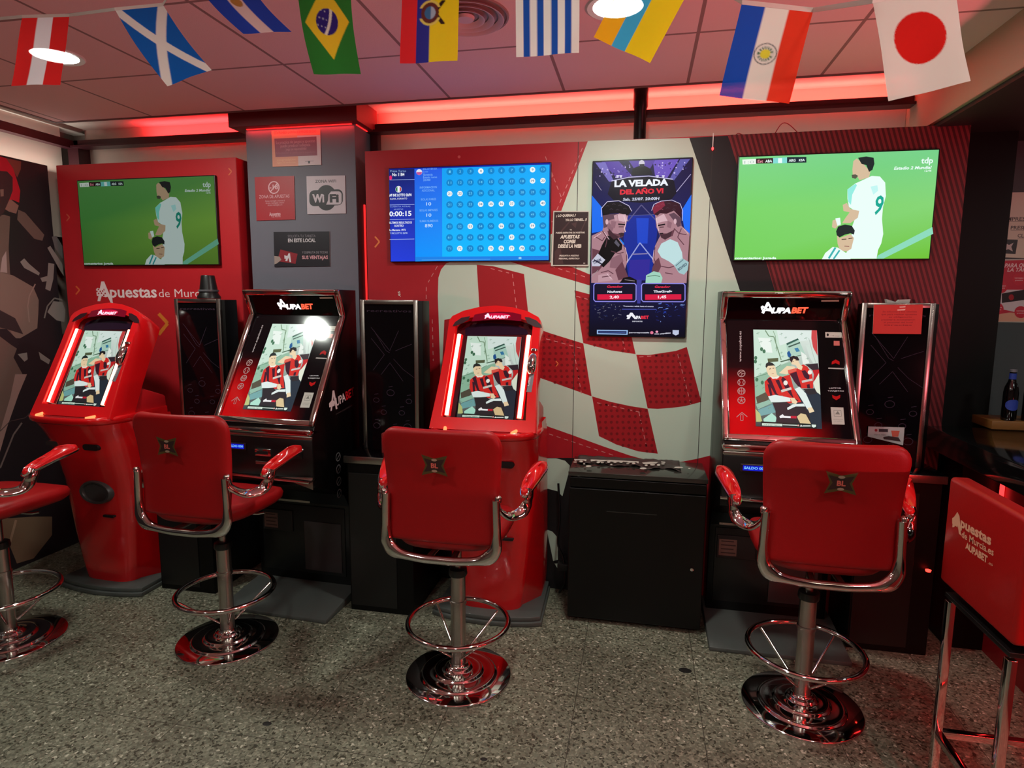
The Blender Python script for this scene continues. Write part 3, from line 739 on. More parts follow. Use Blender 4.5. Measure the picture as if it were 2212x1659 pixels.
    P.poly([(535, 1030), (590, 960), (640, 1090), (560, 1110)], SD); P.poly([(400, 1070), (480, 1050), (520, 1110), (400, 1125)], (190, 150, 160))
    P.poly([(480, 650), (520, 700), (500, 740), (470, 700)], (140, 100, 112))
    P.line([(556, 668), (612, 672)], 11, DK); P.line([(560, 690), (600, 690)], 7, (60, 36, 44)); P.line([(560, 745), (600, 742)], 9, DK); P.ell(466, 650, 12, 22, SL, 10)
    P.poly([(840, 590), (828, 540), (870, 495), (960, 480), (1040, 500), (1065, 560), (1058, 620), (1000, 560), (940, 585), (890, 580), (870, 600)], (56, 22, 36))
    P.poly([(840, 590), (828, 540), (870, 495), (920, 486), (930, 520), (880, 560)], (132, 36, 60))
    P.poly([(1058, 620), (1000, 575), (960, 590), (1000, 640), (1030, 690), (1055, 680)], (98, 70, 84))
    P.poly([(855, 620), (920, 585), (950, 640), (900, 650), (870, 660)], SL)
    P.poly([(900, 740), (960, 740), (1010, 700), (990, 760), (930, 782), (905, 770)], SD)
    P.poly([(850, 960), (880, 930), (900, 1000), (860, 1080), (810, 1110), (830, 1010)], SD)
    P.line([(872, 678), (930, 668)], 11, DK); P.line([(885, 692), (920, 690)], 7, (60, 36, 44)); P.line([(885, 742), (915, 740)], 8, DK); P.ell(1010, 645, 12, 22, SL, 10)
    P.up()
    P.poly([(380, 950), (430, 830), (470, 760), (540, 765), (590, 830), (585, 870), (530, 900), (490, 960), (440, 1010)], (14, 10, 14))
    P.poly([(345, 960), (395, 900), (455, 950), (410, 1000), (350, 1000)], (196, 196, 214)); P.poly([(540, 790), (570, 830), (560, 850), (525, 815)], (90, 86, 100))
    P.line([(365, 950), (430, 985)], 10, (30, 28, 50)); P.text('TITAN', (362, 985), (425, 958), 24, (40, 40, 70), .04)
    P.poly([(870, 880), (900, 820), (970, 785), (1030, 810), (1065, 890), (1070, 940), (1000, 990), (960, 960), (900, 930)], (190, 222, 224))
    P.poly([(1000, 990), (1065, 935), (1118, 965), (1110, 1030), (1080, 1065), (1040, 1050)], (160, 196, 200)); P.line([(1015, 995), (1075, 945)], 6, (90, 120, 130)); P.text('BOXEO', (1040, 1035), (1108, 985), 22, (60, 80, 100), .03)
    P.poly([(775, 1130), (780, 1070), (840, 1038), (890, 1050), (910, 1090), (900, 1130)], (160, 210, 190)); P.line([(790, 1080), (850, 1070), (890, 1080)], 6, (90, 130, 110))
    P.poly([(570, 1130), (600, 1090), (650, 1080), (710, 1110), (720, 1130)], (16, 12, 18)); P.line([(610, 1105), (690, 1115)], 5, (140, 130, 140))
    P.poly([(705, 1105), (745, 1105), (735, 1290), (710, 1290)], (60, 60, 150))
    for i in range(70):
        s = rnd.random()
        x = rnd.uniform(380, 590) if s < .5 else rnd.uniform(850, 1080); y = rnd.uniform(1290, 1430)
        P.line([(x, y), (x+rnd.uniform(-30, 30), y+rnd.uniform(-14, 14))], 4, rnd.choice([(60, 60, 70), (30, 40, 90), (110, 110, 130)] if x < 600 else [(40, 70, 190), (120, 150, 220), (30, 40, 110)]))
    P.line([(345, 1085), (400, 1030)], 4, (160, 150, 150))
    P.line([(590, 1335), (860, 1335)], 5, (80, 90, 190))
    P.up()
    RL = (226, 214, 240)
    P.line([(425, 610), (420, 545), (468, 490), (560, 482), (640, 522), (664, 565)], 4, RL); P.line([(822, 560), (840, 510), (900, 484), (985, 476), (1050, 505), (1070, 560), (1066, 640)], 4, RL)
    P.line([(600, 600), (618, 660), (606, 700), (614, 730)], 6, (232, 200, 206)); P.line([(858, 620), (872, 690), (880, 720)], 6, (232, 200, 206))
    P.poly([(480, 700), (520, 745), (570, 772), (520, 790), (478, 750)], (66, 40, 50)); P.poly([(575, 735), (606, 738), (602, 760), (570, 770)], (58, 36, 44)); P.poly([(885, 745), (930, 748), (985, 720), (975, 765), (930, 790), (900, 775)], (72, 44, 54))
    P.poly([(500, 640), (540, 650), (530, 700), (500, 690)], (146, 104, 116)); P.poly([(950, 640), (985, 655), (975, 700), (945, 690)], (146, 104, 116)); P.poly([(520, 600), (545, 590), (552, 640), (530, 640)], (192, 152, 162))
    for a in ([(430, 720), (470, 780), (455, 850)], [(600, 830), (625, 900), (625, 960)], [(380, 770), (430, 800), (450, 770)], [(500, 880), (560, 900), (600, 890)], [(420, 1050), (480, 1035), (520, 1060)], [(430, 1085), (500, 1075)], [(1060, 700), (1030, 770), (1080, 830)], [(850, 850), (840, 930), (860, 990)], [(900, 1000), (960, 1010), (1000, 1000)], [(930, 1050), (990, 1060)], [(1000, 700), (1040, 740), (1100, 750)]):
        P.line(a, 7, (96, 58, 70))
    for a in ([(445, 730), (485, 790)], [(610, 850), (632, 920), (630, 970)], [(360, 780), (420, 740)], [(1075, 700), (1115, 745)], [(842, 870), (832, 950)], [(470, 1060), (505, 1100)]): P.line(a, 4, (232, 196, 206))
    for x, y in ((470, 520), (520, 505), (570, 515), (610, 540), (500, 545), (550, 550)): P.line([(x-14, y+8), (x, y), (x+14, y+8)], 4, (64, 54, 66))
    for x, y in ((870, 520), (910, 505), (960, 500), (1010, 515), (900, 545), (950, 535), (1000, 545)): P.line([(x-14, y+8), (x, y), (x+14, y+8)], 4, (150, 60, 84) if x < 930 else (74, 50, 62))
    P.up()
    P.text('LA VELADA', (524, 371), (955, 357), 50, (240, 244, 255), .05)
    P.text('DEL AÑO VI', (568, 432), (915, 420), 38, (226, 40, 60), .05)
    P.text('Sab, 25/07. 20:00H', (592, 482), (884, 474), 22, (210, 214, 235), .03, .1)
    for x0, x1 in ((362, 705), (740, 1092)):
        P.poly([(x0+16, 1130), (x1-16, 1130), (x1, 1146), (x1, 1262), (x1-16, 1280), (x0+16, 1280), (x0, 1262), (x0, 1146)], (140, 136, 230)); P.up()
        P.poly([(x0+18, 1138), (x1-18, 1138), (x1-8, 1150), (x1-8, 1260), (x1-18, 1272), (x0+18, 1272), (x0+8, 1260), (x0+8, 1150)], (18, 14, 38)); P.up()
        P.poly([(x0+32, 1220), (x1-34, 1217), (x1-34, 1258), (x0+32, 1262)], (216, 26, 66))
        P.text('Ganador', (x0+108, 1168), (x0+232, 1167), 18, (226, 40, 70), .03, .2); P.up()
    P.text('NoAwes', (474, 1208), (590, 1206), 18, (230, 232, 245), .04); P.text('TheGrefg', (838, 1205), (986, 1203), 18, (230, 232, 245), .04)
    P.text('2,40', (492, 1252), (566, 1250), 22, (255, 225, 235), .04); P.text('1,45', (874, 1250), (940, 1248), 22, (255, 225, 235), .04)
    P.text('*Promocion valida hasta el evento', (596, 1316), (840, 1318), 10, (200, 200, 225), .03)
    P.poly([(655, 1362), (672, 1362), (712, 1412), (690, 1412), (664, 1385), (648, 1412), (626, 1412)], (240, 240, 248)); P.ell(640, 1388, 14, 10, (240, 240, 248), 8)
    P.text('UPA', (690, 1410), (738, 1410), 24, (240, 240, 248), .05); P.text('BET', (740, 1410), (803, 1408), 24, (236, 50, 70), .04)
    P.text('DEPORTES', (672, 1434), (752, 1434), 9, (220, 220, 235), .03)
    P.poly([(393, 1496), (637, 1498), (635, 1534), (393, 1530)], (150, 186, 236)); P.up(); P.poly([(403, 1504), (627, 1506), (626, 1526), (403, 1522)], (14, 22, 70)); P.line([(410, 1513), (620, 1516)], 4, (90, 120, 190))
    P.text('juegoresponsable', (645, 1521), (806, 1521), 9, (220, 220, 235), .04); P.ell(826, 1517, 13, 12, (226, 120, 150), 12); P.ell(866, 1510, 11, 9, (240, 160, 190), 10); P.poly([(845, 1530), (885, 1530), (882, 1524), (848, 1524)], (230, 220, 235))
    P.text('autoprohibicion', (890, 1530), (975, 1522), 10, (220, 220, 235), .04); P.poly([(990, 1496), (1040, 1497), (1038, 1528), (1015, 1538), (990, 1526)], (190, 200, 225))
make_tv([(1278.4, 347.7), (1498, 338.8), (1480.8, 729.7), (1272.9, 727)], 'advertising_screen', 'tall portrait screen advertising a boxing night on the cream part of the mural', [(355, 172), (1147, 140), (1085, 1550), (335, 1540)], None, boxing, GLOW_TV, .005)
# small framed notice between the two screens (crop 4.148)
def paper(name, label, crop, corners, y, draw, mat=PRINT, th=.002, group=None, frame=None):
    sc = crop; q = [(sc[0]+a/sc[2], sc[1]+b/sc[2]) for a, b in corners]
    W = [on(a, b, 1, y) for a, b in q]
    c = (W[0]+W[1]+W[2]+W[3])/4
    bm = bmesh.new(); vs = [bm.verts.new(w_-c) for w_ in W]; vb = [bm.verts.new(w_-c+Vector((0, th, 0))) for w_ in W]
    bm.faces.new(vs); bm.faces.new(vb[::-1])
    for i in range(4): bm.faces.new((vs[i], vb[i], vb[(i+1) % 4], vs[(i+1) % 4]))
    bmesh.ops.recalc_face_normals(bm, faces=bm.faces[:])
    o = finish(bm, name, frame or pmat('white_paper', (196, 190, 180), .5), None, None, c)
    tag(o, label, 'notice' if 'sticker' not in name else 'sticker', group)
    P = Pic((0, y, 0), (1, 0, 0), (0, 0, 1), local=c, base=.0004, step=.00015); P.setcrop(*sc)
    draw(P); P.build('printed_artwork', mat, o); return o
def d_combi(P):
    P.poly([(1648, 656), (1955, 655), (1948, 1128), (1636, 1130)], (44, 22, 26)); P.up()
    W_ = (214, 206, 196)
    for a in ([(1700, 830), (1780, 740), (1790, 745), (1715, 835)], [(1880, 830), (1945, 690), (1950, 700), (1890, 832)], [(1650, 1010), (1700, 960), (1730, 1120), (1650, 1120)], [(1800, 760), (1850, 745), (1840, 800)]): P.poly(a, (70, 44, 46))
    P.up()
    P.text('¿ LO QUERIAS..?', (1664, 698), (1842, 694), 20, W_, .04, .2); P.text('YA LO TIENES... !!', (1748, 736), (1940, 732), 20, W_, .04, .2)
    P.text('YA', (1786, 820), (1806, 820), 11, W_, .03); P.text('PUEDES DISFRUTAR DE NUESTRAS', (1662, 848), (1922, 846), 14, W_, .03, .2)
    P.text('APUESTAS', (1700, 893), (1876, 891), 30, W_, .05, .2); P.text('COMBI', (1732, 935), (1840, 933), 30, W_, .05, .2); P.text('DESDE LA WEB', (1680, 976), (1890, 975), 30, W_, .05, .2)
    P.text('PREGUNTA A NUESTRO', (1694, 1053), (1868, 1052), 14, W_, .03, .2); P.text('PERSONAL, DISFRUTALO', (1688, 1080), (1874, 1079), 14, W_, .03, .2)
    P.text('18', (1910, 1120), (1925, 1120), 12, W_)
paper('framed_notice', 'small dark notice with slanted white lettering and pale edge between lottery board and boxing screen', (800, 300, 4.148), [(1640, 645), (1960, 646), (1955, 1140), (1618, 1138)], 3.29, d_combi)

# notices on the column, crop (500,230) 4.046
CC = (500, 230, 4.046)
def d_gambling(P):
    P.poly([(350, 212), (575, 205), (585, 520), (360, 528)], (206, 138, 110)); P.poly([(575, 255), (775, 250), (785, 508), (585, 516)], (196, 182, 186)); P.poly([(575, 205), (775, 198), (775, 250), (575, 255)], (210, 120, 100)); P.up()
    P.poly([(375, 282), (743, 262), (750, 428), (385, 443)], (132, 42, 72)); P.text('ESTA PROHIBIDA LA ENTRADA A MENORES DE EDAD', (375, 242), (740, 228), 22, (150, 40, 60), .0)
    P.up(); L_ = (198, 124, 140)
    P.text('La practica de juegos y apuestas', (392, 328), (732, 312), 24, L_, .0); P.text('puede producir ludopatia', (430, 358), (690, 346), 24, L_, .0); P.text('Juega con responsabilidad', (475, 386), (655, 376), 20, L_, .0)
    P.text('Informacion y ayuda para jugadores', (395, 414), (735, 402), 12, (160, 80, 100)); P.text('autoprohibicion', (400, 478), (560, 470), 18, (230, 180, 140)); P.text('registro de interdicciones', (400, 500), (560, 492), 14, (230, 180, 140))
    P.line([(645, 480), (720, 476)], 3, (60, 50, 60)); P.poly([(670, 476), (688, 476), (686, 498), (672, 498)], (50, 40, 50))
paper('gambling_notice', 'orange and white notice with purple panel at the top of the grey column', CC, [(350, 212), (775, 198), (785, 510), (360, 528)], 3.346, d_gambling, group='notices on the grey column')
def d_zona(P):
    P.poly([(202, 618), (547, 606), (556, 988), (220, 998)], (160, 28, 40)); P.up(); W_ = (214, 170, 178)
    P.ring(371, 708, 50, 56, 9, W_, 22); P.text('-18', (334, 726), (408, 722), 38, W_, .02); P.line([(405, 668), (338, 748)], 9, W_)
    P.text('ZONA DE APUESTAS', (243, 804), (508, 796), 26, W_, .0)
    for i, (a, b) in enumerate(((295, 465), (300, 462), (318, 445))): P.text('Acceso restringido a menores de edad'[:30-i*4], (a, 833+i*18), (b, 828+i*18), 12, W_)
    P.text('Apuestas', (332, 958), (430, 952), 30, W_, .02); P.text('de Murcia', (360, 970), (430, 966), 10, W_)
paper('age_limit_notice', 'square red notice with a crossed circle on the left side of the grey column', CC, [(202, 618), (547, 606), (556, 988), (220, 998)], 3.346, d_zona, group='notices on the grey column')
def d_wifi(P):
    P.poly([(655, 610), (992, 602), (1000, 935), (663, 943)], (188, 178, 186)); P.up(); D_ = (36, 28, 36); W_ = (190, 182, 190)
    P.text('ZONA WIFI', (733, 668), (914, 664), 24, D_, .01); P.ell(830, 798, 90, 112, D_, 30)
    pts = []
    for cx, cy, a0 in ((930, 770, -90), (930, 818, 0), (725, 826, 90), (725, 778, 180)):
        for k in range(6): a = R(a0+k*18); pts.append((cx+44*math.cos(a), cy+46*math.sin(a)))
    P.poly(pts, D_); P.up()
    pts = []
    for cx, cy, a0 in ((935, 772, -90), (935, 828, 0)):
        for k in range(6): a = R(a0+k*18); pts.append((cx+28*math.cos(a), cy+30*math.sin(a)))
    P.poly(pts+[(828, 858), (845, 820), (848, 772), (870, 743)], W_); P.up()
    P.text('Wi', (708, 836), (812, 834), 62, W_, .05); P.text('Fi', (860, 836), (940, 834), 62, D_, .05)
paper('wifi_notice', 'square white notice with black wireless symbol on the right side of the grey column', CC, [(655, 610), (992, 602), (1000, 935), (663, 943)], 3.346, d_wifi, group='notices on the grey column')
def d_card(P):
    P.poly([(368, 1096), (857, 1092), (862, 1396), (376, 1402)], (26, 20, 30)); P.up(); W_ = (196, 190, 196)
    P.text('SOLICITA TU TARJETA', (493, 1144), (736, 1142), 20, (120, 112, 122), .0); P.text('EN ESTE LOCAL', (495, 1186), (736, 1184), 28, W_, .03)
    P.poly([(428, 1250), (578, 1288), (560, 1375), (400, 1352)], (130, 28, 40)); P.poly([(374, 1306), (420, 1312), (436, 1340), (400, 1370), (376, 1380)], (150, 132, 126)); P.up()
    P.poly([(500, 1282), (512, 1284), (522, 1360), (508, 1360), (498, 1320), (488, 1352), (470, 1350)], W_); P.poly([(462, 1300), (498, 1310), (494, 1330), (464, 1332)], W_)
    P.text('Y DISFRUTA DE TODAS', (618, 1286), (842, 1284), 18, (150, 142, 150), .0); P.text('SUS VENTAJAS', (618, 1334), (844, 1333), 28, (206, 150, 158), .03)
paper('card_notice', 'dark horizontal notice with a hand holding a red card low on the grey column', CC, [(368, 1096), (857, 1092), (862, 1396), (376, 1402)], 3.346, d_card, group='notices on the grey column')
# papers on the grey bar wall (crop (2000,380) 2.44)
def d_print(P):
    P.poly([(405, 88), (620, 84), (600, 436), (366, 428)], (222, 212, 190)); P.up()
    for s, a, b, y in (('IMPRESIONES', 418, 620, 236), ('PRESENTES', 446, 600, 282), ('CLIENTES', 482, 600, 324)): P.text(s, (a, y), (b, y), 22, (90, 84, 76), .02); P.line([(a, y+4), (b, y+4)], 2, (90, 84, 76))
    P.poly([(398, 334), (485, 336), (472, 412), (386, 408)], (50, 44, 46)); P.up(); P.poly([(410, 350), (438, 364), (462, 352), (450, 374), (458, 398), (434, 386), (410, 396), (422, 374)], (210, 196, 190))
paper('printed_sheet', 'beige sheet with dark lettering and a black square, upper one on the bar wall', (2000, 380, 2.44), [(405, 88), (620, 84), (600, 436), (366, 428)], 3.646, d_print, group='papers on the bar wall')
def d_tarj(P):
    P.poly([(358, 448), (620, 440), (600, 768), (332, 768)], (206, 44, 66)); P.up(); W_ = (248, 214, 214)
    P.poly([(352, 610), (400, 600), (600, 600), (600, 700), (480, 720), (345, 690)], (224, 206, 208)); P.poly([(340, 768), (345, 735), (440, 720), (600, 730), (600, 768)], (232, 168, 140)); P.up()
    P.poly([(400, 620), (560, 592), (620, 600), (620, 640), (400, 670)], (40, 26, 30)); P.text('¿PARA QUE SIRVE', (404, 482), (620, 480), 24, W_, .03, .2); P.text('LA TARJETA?', (428, 504), (600, 502), 22, W_, .03, .2)
    for x, y in ((396, 586), (490, 545), (376, 700), (500, 718)): P.ell(x, y, 34, 32, (214, 46, 66), 18)
    P.up()
    for x, y in ((396, 582), (490, 541), (376, 696), (500, 714)): P.text('ventajas', (x-24, y), (x+24, y), 8, W_, .01); P.text('premios', (x-20, y+12), (x+20, y+12), 8, W_, .01)
    P.ell(450, 640, 14, 16, (176, 30, 44), 14)
paper('card_poster', 'red poster with white edge and round red badges, lower one on the dark bar wall', (2000, 380, 2.44), [(356, 440), (630, 436), (600, 774), (322, 770)], 3.646, d_tarj, group='papers on the bar wall')

# ------------------------------------------------------------------ the picture shown by all betting terminals (crop (1590,700) 6.3815)
ADC = [(236, 80), (1112, 90), (1182, 1448), (270, 1412)]
def advert(P, dim=1.):
    def C(*c): return tuple(int(255*((v/255.)**(1 if dim == 1 else 1.15))*dim) for v in c)
    P.poly(ADC, [C(206, 232, 214), C(228, 240, 232), C(60, 66, 76), C(60, 66, 68)]); P.up()
    P.poly([(240, 90), (700, 90), (720, 520), (250, 740)], C(204, 230, 212)); P.poly([(560, 90), (1040, 90), (1060, 220), (760, 250), (600, 300)], C(222, 236, 230))
    P.poly([(250, 740), (640, 560), (760, 520), (760, 900), (270, 1100)], C(150, 190, 164))
    P.poly([(740, 900), (1160, 960), (1180, 1440), (900, 1440)], C(44, 54, 66)); P.poly([(1040, 90), (1112, 90), (1122, 440), (1060, 330), (1035, 200)], C(206, 74, 76))
    P.up()
    P.poly([(300, 190), (470, 200), (500, 400), (370, 390)], C(236, 246, 238)); P.line([(400, 90), (450, 170), (520, 180), (620, 500)], 14, C(120, 150, 120)); P.line([(510, 100), (540, 170), (560, 380)], 8, C(130, 160, 130))
    P.poly([(690, 280), (860, 210), (950, 420), (720, 500)], C(176, 210, 194)); P.poly([(690, 270), (850, 200), (862, 220), (700, 296)], C(50, 96, 84)); P.line([(740, 470), (950, 420)], 8, C(60, 90, 74))
    P.poly([(700, 400), (730, 370), (760, 430), (740, 470), (710, 450)], C(20, 90, 150)); P.poly([(800, 340), (850, 330), (880, 380), (830, 390)], C(60, 130, 170)); P.line([(720, 320), (880, 260)], 18, C(60, 90, 80))
    P.poly([(430, 480), (580, 470), (580, 520), (440, 530)], C(90, 100, 70)); P.poly([(600, 520), (740, 480), (740, 500), (620, 530)], C(70, 100, 80))
    for x, y in ((265, 520), (285, 770), (360, 810), (270, 470), (350, 350), (385, 380)): P.ell(x, y, 22, 28, C(70, 120, 90), 8)
    P.poly([(960, 300), (1040, 280), (1122, 470), (1124, 540), (1060, 545), (1010, 460)], C(210, 226, 216)); P.poly([(950, 560), (1125, 545), (1140, 630), (1050, 640)], C(56, 44, 52)); P.poly([(1050, 640), (1140, 630), (1150, 720), (1060, 800), (1070, 700)], C(196, 40, 44))
    P.poly([(1060, 820), (1140, 680), (1160, 980), (1100, 930)], C(226, 232, 212)); P.poly([(890, 380), (960, 430), (1010, 540), (920, 560)], C(232, 240, 232))
    P.poly([(270, 1010), (430, 930), (450, 1040), (300, 1130)], C(90, 84, 70)); P.poly([(300, 1190), (500, 1100), (550, 1220), (340, 1270)], C(120, 170, 170)); P.poly([(270, 1110), (450, 1050), (500, 1090), (300, 1180)], C(150, 190, 170))
    P.poly([(375, 1310), (490, 1230), (558, 1290), (540, 1360), (380, 1360)], C(176, 226, 206)); P.poly([(265, 1170), (330, 1240), (360, 1350), (275, 1350)], C(190, 196, 130))
    P.up()
    for i, (x, y) in enumerate(((300, 130), (340, 250), (470, 240), (620, 140), (680, 190), (900, 140), (960, 200), (300, 620), (330, 560), (620, 400), (560, 330), (640, 450), (980, 480), (330, 690), (280, 860), (380, 880), (460, 1160), (300, 1160))):
        P.line([(x-22, y+8), (x+20, y-8)], 5, C(110, 150, 126)); P.line([(x, y-16), (x+4, y+20)], 4, C(140, 176, 150))
    P.line([(250, 740), (420, 690), (620, 560)], 7, C(90, 130, 104)); P.line([(1000, 200), (1060, 430), (1100, 545)], 6, C(170, 186, 176)); P.line([(310, 1180), (500, 1110), (530, 1200)], 5, C(84, 130, 130))
    RD = C(214, 50, 44); BK = C(66, 30, 46); SK = C(238, 214, 176); WT = C(226, 238, 234); SH = C(50, 46, 50)
    # right player
    P.poly([(720, 680), (830, 620), (920, 560), (980, 590), (1040, 680), (1060, 790), (1060, 890), (900, 890), (850, 850)], RD)
    P.poly([(745, 520), (790, 470), (850, 500), (880, 560), (916, 590), (900, 640), (850, 620), (820, 570), (770, 560)], SK)
    P.poly([(590, 680), (700, 580), (800, 590), (820, 620), (740, 660), (700, 700)], SK); P.poly([(710, 640), (830, 610), (830, 650), (720, 690)], C(226, 100, 84))
    P.poly([(920, 900), (1080, 890), (1120, 960), (1000, 980)], SH)
    # left player
    P.poly([(390, 800), (450, 740), (520, 710), (640, 730), (740, 700), (790, 880), (900, 1080), (700, 1100), (640, 990), (480, 990), (440, 1000), (400, 930)], RD)
    P.poly([(408, 590), (500, 550), (540, 600), (560, 700), (600, 730), (560, 760), (480, 740), (440, 700), (420, 650)], SK)
    P.poly([(500, 1090), (700, 1080), (760, 1120), (940, 1140), (1000, 1230), (1030, 1380), (860, 1370), (560, 1360), (540, 1200)], SH)
    P.up()
    P.poly([(740, 500), (735, 460), (790, 440), (850, 460), (870, 500), (850, 510), (790, 480), (760, 540)], C(34, 34, 38)); P.poly([(404, 590), (410, 550), (450, 525), (500, 540), (540, 580), (520, 575), (440, 580), (415, 610)], C(40, 50, 48))
    for a in ([(420, 770), (470, 740), (560, 960), (590, 985), (540, 985)], [(540, 780), (590, 770), (640, 900), (620, 940)], [(640, 730), (680, 760), (740, 880), (790, 1020), (860, 1060), (830, 1070), (760, 1000), (680, 900), (620, 770)], [(430, 830), (470, 840), (500, 990), (470, 1000)], [(740, 690), (830, 660), (900, 880), (850, 860), (800, 800)],
              [(900, 650), (950, 640), (1010, 720), (1000, 780), (940, 740)], [(970, 840), (1010, 830), (1020, 890), (980, 890)]): P.poly(a, BK)
    P.poly([(440, 1000), (540, 980), (740, 1020), (750, 1070), (600, 1080), (480, 1080)], WT); P.poly([(740, 1020), (800, 1020), (845, 1080), (820, 1110), (770, 1090)], SK)
    P.poly([(805, 900), (870, 870), (960, 960), (1050, 1160), (980, 1180), (880, 1010)], WT); P.poly([(980, 1160), (1045, 1150), (1078, 1210), (1010, 1230)], SK)
    P.poly([(700, 1160), (780, 1110), (930, 1100), (950, 1140), (820, 1140), (710, 1190)], WT); P.poly([(835, 1280), (890, 1235), (960, 1250), (1030, 1380), (880, 1370)], C(220, 196, 150))
    P.line([(620, 930), (760, 890)], 34, C(214, 206, 196)); P.line([(905, 800), (1050, 770)], 30, C(206, 196, 190)); P.ell(680, 815, 30, 34, C(240, 236, 226), 12); P.ell(1015, 670, 30, 30, C(240, 236, 226), 12)
    P.poly([(470, 720), (520, 740), (590, 720), (580, 750), (500, 760)], C(240, 236, 226))
    P.line([(455, 625), (480, 620)], 8, SH); P.line([(500, 615), (525, 612)], 8, SH); P.line([(490, 690), (520, 688)], 6, C(150, 90, 80)); P.line([(775, 525), (790, 515)], 7, SH); P.line([(815, 505), (835, 505)], 7, SH)
    P.poly([(595, 1275), (640, 1245), (660, 1270), (750, 1275), (750, 1300), (640, 1295), (605, 1300)], C(240, 240, 240)); P.poly([(750, 1270), (830, 1272), (830, 1305), (750, 1302)], C(196, 40, 60))
    P.line([(340, 1375), (640, 1390), (1110, 1415)], 60, C(30, 40, 38)); P.up()
    P.poly([(355, 1370), (636, 1380), (634, 1412), (355, 1402)], C(206, 226, 210)); P.text('+18 juego seguro', (380, 1396), (600, 1402), 14, C(70, 90, 80), .02)
    P.line([(640, 1392), (840, 1400)], 12, C(210, 226, 216)); P.ell(855, 1402, 14, 12, C(226, 170, 160), 10); P.poly([(875, 1415), (895, 1390), (915, 1417)], C(235, 240, 235)); P.line([(915, 1408), (1025, 1408)], 16, C(210, 220, 214)); P.poly([(1040, 1388), (1100, 1392), (1098, 1420), (1068, 1432), (1040, 1418)], C(220, 235, 225))
